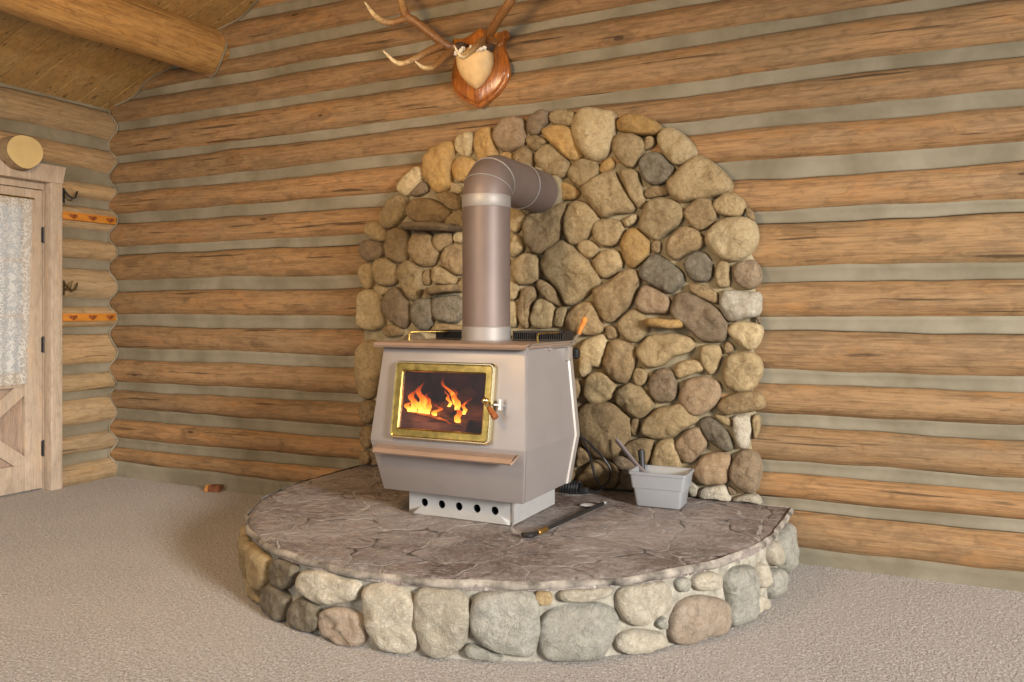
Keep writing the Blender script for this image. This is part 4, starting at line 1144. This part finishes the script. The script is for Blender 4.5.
# little shovel standing in the tub
sc = empty('hearth_shovel', (4.10, -.31, HT + .02), 'mauve grey shovel leaning in the grey tub with its handle out to the left', 'shovel')
bm = nb(); P = [Vector((4.104, -.318, .395)), Vector((4.0, -.25, .452)), Vector((3.905, -.195, .527)), Vector((3.872, -.180, .555))]
tube(bm, spline(P, 6), interp([.012, .012, .013, .0135, .011], 19), 12, flat=.6); build('shovel_handle', bm, M['scoop'], sc)
bm = nb()
loft(bm, [[Vector((4.10 + u, -.318 + v, z)) for u, v in ((-.012, -.006), (.012, -.006), (.012, .006), (-.012, .006))] if k == 0 else [Vector((4.12 + u, -.318 + v, z)) for u, v in ((-.05, -.012), (.05, -.012), (.05, -.006), (-.05, -.006))] for k, z in ((0, .41), (1, .37), (1, .30))])
build('shovel_blade', bm, M['scoop'], sc, sharp=30)
br = empty('hearth_brush', (4.035, -.285, HT + .02), 'black handled brush standing upright in the grey tub behind the shovel', 'brush')
bm = nb(); tube(bm, [(4.045, -.285, .33), (4.040, -.27, .40), (4.022, -.235, .500), (4.019, -.230, .516), (4.018, -.228, .520)], [.012, .012, .0165, .0165, .010], 14); build('brush_handle', bm, M['rubber'], br)
bm = nb(); tube(bm, [(4.047, -.288, .292), (4.047, -.288, .315), (4.045, -.285, .332)], [.026, .024, .012], 14); build('bristles', bm, M['fur'], br)
# iron poker on the flagstones
pk = empty('fire_poker', (3.88, -.80, HT), 'black iron fire poker lying on the flagstones beside the stove base', 'poker')
a, b = Vector((3.850, -1.12, HT + .016)), Vector((3.912, -.47, HT + .016))
bm = nb(); tube(bm, [a, a + (b - a) * .5, b], .0085, 10); build('shaft', bm, M['iron'], pk)
bm = nb(); tube(bm, spline([a + Vector((0, .02, 0)), a + Vector((-.006, -.02, .001)), a + Vector((-.035, -.03, .002)), a + Vector((-.045, -.005, .002))], 5), interp([.011, .012, .009, .004], 16), 10); build('hook', bm, M['iron'], pk)
bm = nb(); tube(bm, [a + (b - a) * t for t in (.045, .05, .10, .15, .155)], [.009, .012, .0125, .012, .009], 12); build('collar', bm, plain('aged_brass', (.28, .16, .04), .4, .8, var=.3), pk)
bm = nb(); tube(bm, [b + (b - a).normalized() * t for t in (-.01, .0, .02, .03)], [.009, .014, .012, .004], 12); build('end_knob', bm, M['steel'], pk)
bm = nb(); rings = []
loft(bm, [[Vector((3.846 + x * s + .006 * math.sin(5 * i), -.50 + y * s, HT + z)) for i, (x, y) in enumerate(((-.035, -.02), (.0, -.028), (.03, -.012), (.036, .012), (.004, .022), (-.03, .014)))] for s, z in ((1, .004), (1.02, .007), (.8, .012))])
tag(build('paper_scrap', bm, M['paper'], sharp=30), 'crumpled white paper scrap beside the far end of the poker', 'paper')
# black power cord with coiled bundle behind the stove
cd = empty('power_cord', (3.74, -.27, HT), 'black electric cord looping from behind the stove to a coiled bundle on the hearth', 'cord')
bm = nb()
tube(bm, spline([(3.752, -.50, .60), (3.785, -.46, .607), (3.782, -.36, .535), (3.772, -.28, .465), (3.785, -.25, .375), (3.815, -.235, .318), (3.80, -.25, .297), (3.755, -.26, .293), (3.715, -.265, .296)], 6), .0055, 8)
tube(bm, spline([(3.785, -.46, .607), (3.785, -.38, .575), (3.785, -.26, .515), (3.797, -.18, .462), (3.835, -.165, .40), (3.82, -.17, .33), (3.76, -.22, .291), (3.70, -.255, .292)], 6), .0055, 8)
build('cable', bm, M['rubber'], cd)
bm = nb()
for i in range(7):
    x = 3.615 + i * .0145
    tube(bm, [Vector((x + .003 * math.sin(k), -.268 + .030 * math.cos(2 * PI * k / 18), .312 + .028 * math.sin(2 * PI * k / 18))) for k in range(19)], .0058, 8)
build('coil', bm, M['rubber'], cd)
bm = nb(); box(bm, 3.705, 3.755, -.285, -.245, HT + .004, HT + .036, .008); build('plug', bm, M['rubber'], cd)

# ------------------------------------------------------------------ mounted antlers
am = empty('antler_mount', (3.035, -.075, 2.56), 'shield shaped wooden plaque with branching antlers, hung high on the log wall', 'antler mount')
half = [(0, 2.345), (.055, 2.372), (.115, 2.405), (.160, 2.450), (.182, 2.500), (.184, 2.555), (.170, 2.610), (.152, 2.655), (.148, 2.685), (.160, 2.705), (.178, 2.718), (.176, 2.745), (.165, 2.758), (.125, 2.748), (.085, 2.752), (.045, 2.770), (0, 2.790)]
sh = [(3.036 + x, z) for x, z in half] + [(3.036 - x, z) for x, z in half[-2:0:-1]]
sh = resample(sh, 90)
def inset(P, d):
    out = []
    for i in range(len(P)):
        a, b, c = P[i - 2], P[i], P[(i + 2) % len(P)]; tx, tz = c[0] - a[0], c[1] - a[1]; L = math.hypot(tx, tz) or 1
        out.append((b[0] - tz / L * d, b[1] + tx / L * d))
    return out
def shrink(P, s, c=(3.035, 2.575)): return [(c[0] + (x - c[0]) * s, c[1] + (z - c[1]) * s) for x, z in P]
bm = nb()
loft(bm, [[Vector((x, y, z)) for x, z in shrink(sh, 1 - d, (3.036, 2.575))] for d, y in ((0, -.062), (0, -.088), (.03, -.094), (.07, -.096), (.10, -.106), (.14, -.111), (.55, -.111))])
build('plaque', bm, M['plaque'], am, sharp=40)
ch = [(0, 2.440), (.045, 2.468), (.085, 2.515), (.104, 2.565), (.106, 2.615), (.092, 2.648), (.05, 2.660), (0, 2.662)]
cp = resample([(3.035 + x, z) for x, z in ch] + [(3.035 - x, z) for x, z in ch[-2:0:-1]], 60)
bm = nb(); loft(bm, [[Vector((x, y - (z - 2.44) * .22 * (1 if y < -.12 else .3), z)) for x, z in shrink(cp, s)] for s, y in ((1, -.108), (1.0, -.125), (.96, -.140), (.85, -.154), (.65, -.166), (.4, -.172), (.15, -.174))])
build('skull_cap', bm, M['leather'], am, sharp=0)
bm = nb()
for sx in (-1, 1):
    P = [Vector((3.035 + sx * (.018 + .085 * t), -.232 + .03 * t, 2.640 - .012 * math.sin(t * PI) + .004 * math.sin(t * 25))) for t in [k / 14 for k in range(15)]]
    tube(bm, P, [.010 + .005 * math.sin(k * 2.1) for k in range(15)], 8)
build('fur_trim', bm, M['fluff'], am)
for sx in (-1, 1):
    bm = nb(); t = bmesh.new(); bmesh.ops.create_icosphere(t, subdivisions=3, radius=.041)
    for v in t.verts: v.co = Vector((v.co.x * 1.15, v.co.y * 1.2, v.co.z)) * (1 + .12 * fbm(v.co.x * 30, v.co.y * 30, v.co.z * 30))
    merge(bm, t, mat=Matrix.Translation((3.035 + sx * .082, -.155, 2.665)))
    build('hide_base', bm, M['fur'], am, sharp=0)
def antler(name, branches):
    bm = nb(); L = bm.verts.layers.float.new('tip')
    for P, R, t0, t1 in branches:
        Q = spline(P, 8); n = len(Q); rr = interp(R, n); k0 = len(bm.verts)
        rings = []; up = Vector((.3, .5, .8)); N = 14
        for i, p in enumerate(Q):
            d = (Q[min(i + 1, n - 1)] - Q[max(i - 1, 0)]).normalized(); u = (up - d * up.dot(d)).normalized(); w = d.cross(u); up = u
            rings.append([p + (u * math.cos(2 * PI * k / N) + w * math.sin(2 * PI * k / N)) * rr[i] * (1 + .10 * fbm(math.cos(2 * PI * k / N) * 2, math.sin(2 * PI * k / N) * 2, i * .12 + rr[0] * 99)) for k in range(N)])
        V = loft(bm, rings)
        for i, r in enumerate(V):
            for v in r: v[L] = t0 + (t1 - t0) * i / (n - 1)
    build(name, bm, M['antler'], am, sharp=0)
antler('antler', [
    ([(2.955, -.16, 2.655), (2.904, -.22, 2.671), (2.852, -.27, 2.718), (2.758, -.32, 2.799), (2.715, -.34, 2.826), (2.693, -.35, 2.895), (2.66, -.35, 2.98), (2.60, -.33, 3.09), (2.56, -.28, 3.20)], [.027, .026, .024, .0245, .026, .021, .019, .015, .006], 0, .95),
    ([(2.730, -.335, 2.820), (2.643, -.40, 2.786), (2.593, -.45, 2.808), (2.528, -.47, 2.894)], [.022, .018, .015, .0035], .35, 1.05),
    ([(2.885, -.23, 2.676), (2.841, -.32, 2.622), (2.796, -.40, 2.560), (2.74, -.46, 2.534), (2.67, -.50, 2.601)], [.022, .021, .018, .014, .003], .25, 1.05),
    ([(2.925, -.19, 2.66), (2.913, -.28, 2.588), (2.907, -.36, 2.521), (2.877, -.42, 2.503), (2.849, -.46, 2.531)], [.023, .021, .017, .012, .003], .1, 1.05),
    ([(2.665, -.35, 2.96), (2.60, -.43, 2.97), (2.55, -.47, 3.03)], [.016, .013, .003], .4, 1.05)])
antler('antler', [
    ([(3.110, -.16, 2.650), (3.160, -.22, 2.687), (3.25, -.28, 2.741), (3.345, -.33, 2.806), (3.40, -.35, 2.87), (3.45, -.35, 2.98), (3.50, -.33, 3.09), (3.53, -.28, 3.20)], [.027, .0265, .024, .0255, .022, .018, .014, .006], 0, .95),
    ([(3.149, -.20, 2.689), (3.194, -.26, 2.659), (3.245, -.31, 2.62), (3.285, -.36, 2.590)], [.020, .019, .013, .003], 0, .3),
    ([(3.150, -.21, 2.688), (3.162, -.32, 2.623), (3.154, -.40, 2.556), (3.131, -.46, 2.515), (3.11, -.50, 2.568)], [.020, .018, .015, .011, .003], .2, 1.1),
    ([(3.36, -.335, 2.82), (3.42, -.41, 2.83), (3.48, -.45, 2.89)], [.018, .015, .003], .4, 1.05)])

# ------------------------------------------------------------------ light and camera
w = bpy.data.worlds.new('daylight'); bpy.context.scene.world = w; w.use_nodes = True
bg = w.node_tree.nodes['Background']; bg.inputs[0].default_value = (1.0, .98, .95, 1); bg.inputs[1].default_value = .34
def area(name, loc, target, sx, sy, power, col):
    l = bpy.data.lights.new(name, 'AREA'); l.shape = 'RECTANGLE'; l.size = sx; l.size_y = sy; l.energy = power; l.color = col
    o = bpy.data.objects.new(name, l); C.objects.link(o); o.location = loc
    o.rotation_euler = (Vector(target) - Vector(loc)).to_track_quat('-Z', 'Y').to_euler(); return o
area('window_daylight', (13.0, -5.9, 3.15), (2.4, -.8, .6), 2.0, 1.7, 1950, (1.0, .97, .92))
area('front_fill', (2.2, -7.0, 2.1), (2.0, -1.4, .0), 2.2, 1.6, 80, (1.0, .98, .96))  # added front fill brightening the carpet, with no window behind it
area('ceiling_lamp', (3.2, -3.0, 2.35), (1.9, -.4, 2.15), .5, .5, 52, (1.0, .64, .27))
cam = bpy.data.cameras.new('camera'); co = bpy.data.objects.new('camera', cam); C.objects.link(co)
co.location = (5.279, -4.200, 1.2); co.rotation_euler = (PI / 2, 0, math.atan2(414.5, 835))
cam.sensor_width = 36; cam.lens = 835 / 1024 * 36; cam.shift_y = -29 / 1024; cam.clip_start = .05
S = bpy.context.scene; S.camera = co
vs = S.view_settings; vs.view_transform = 'Standard'; vs.look = 'None'; vs.gamma = 1; vs.exposure = .12; vs.use_curve_mapping = False
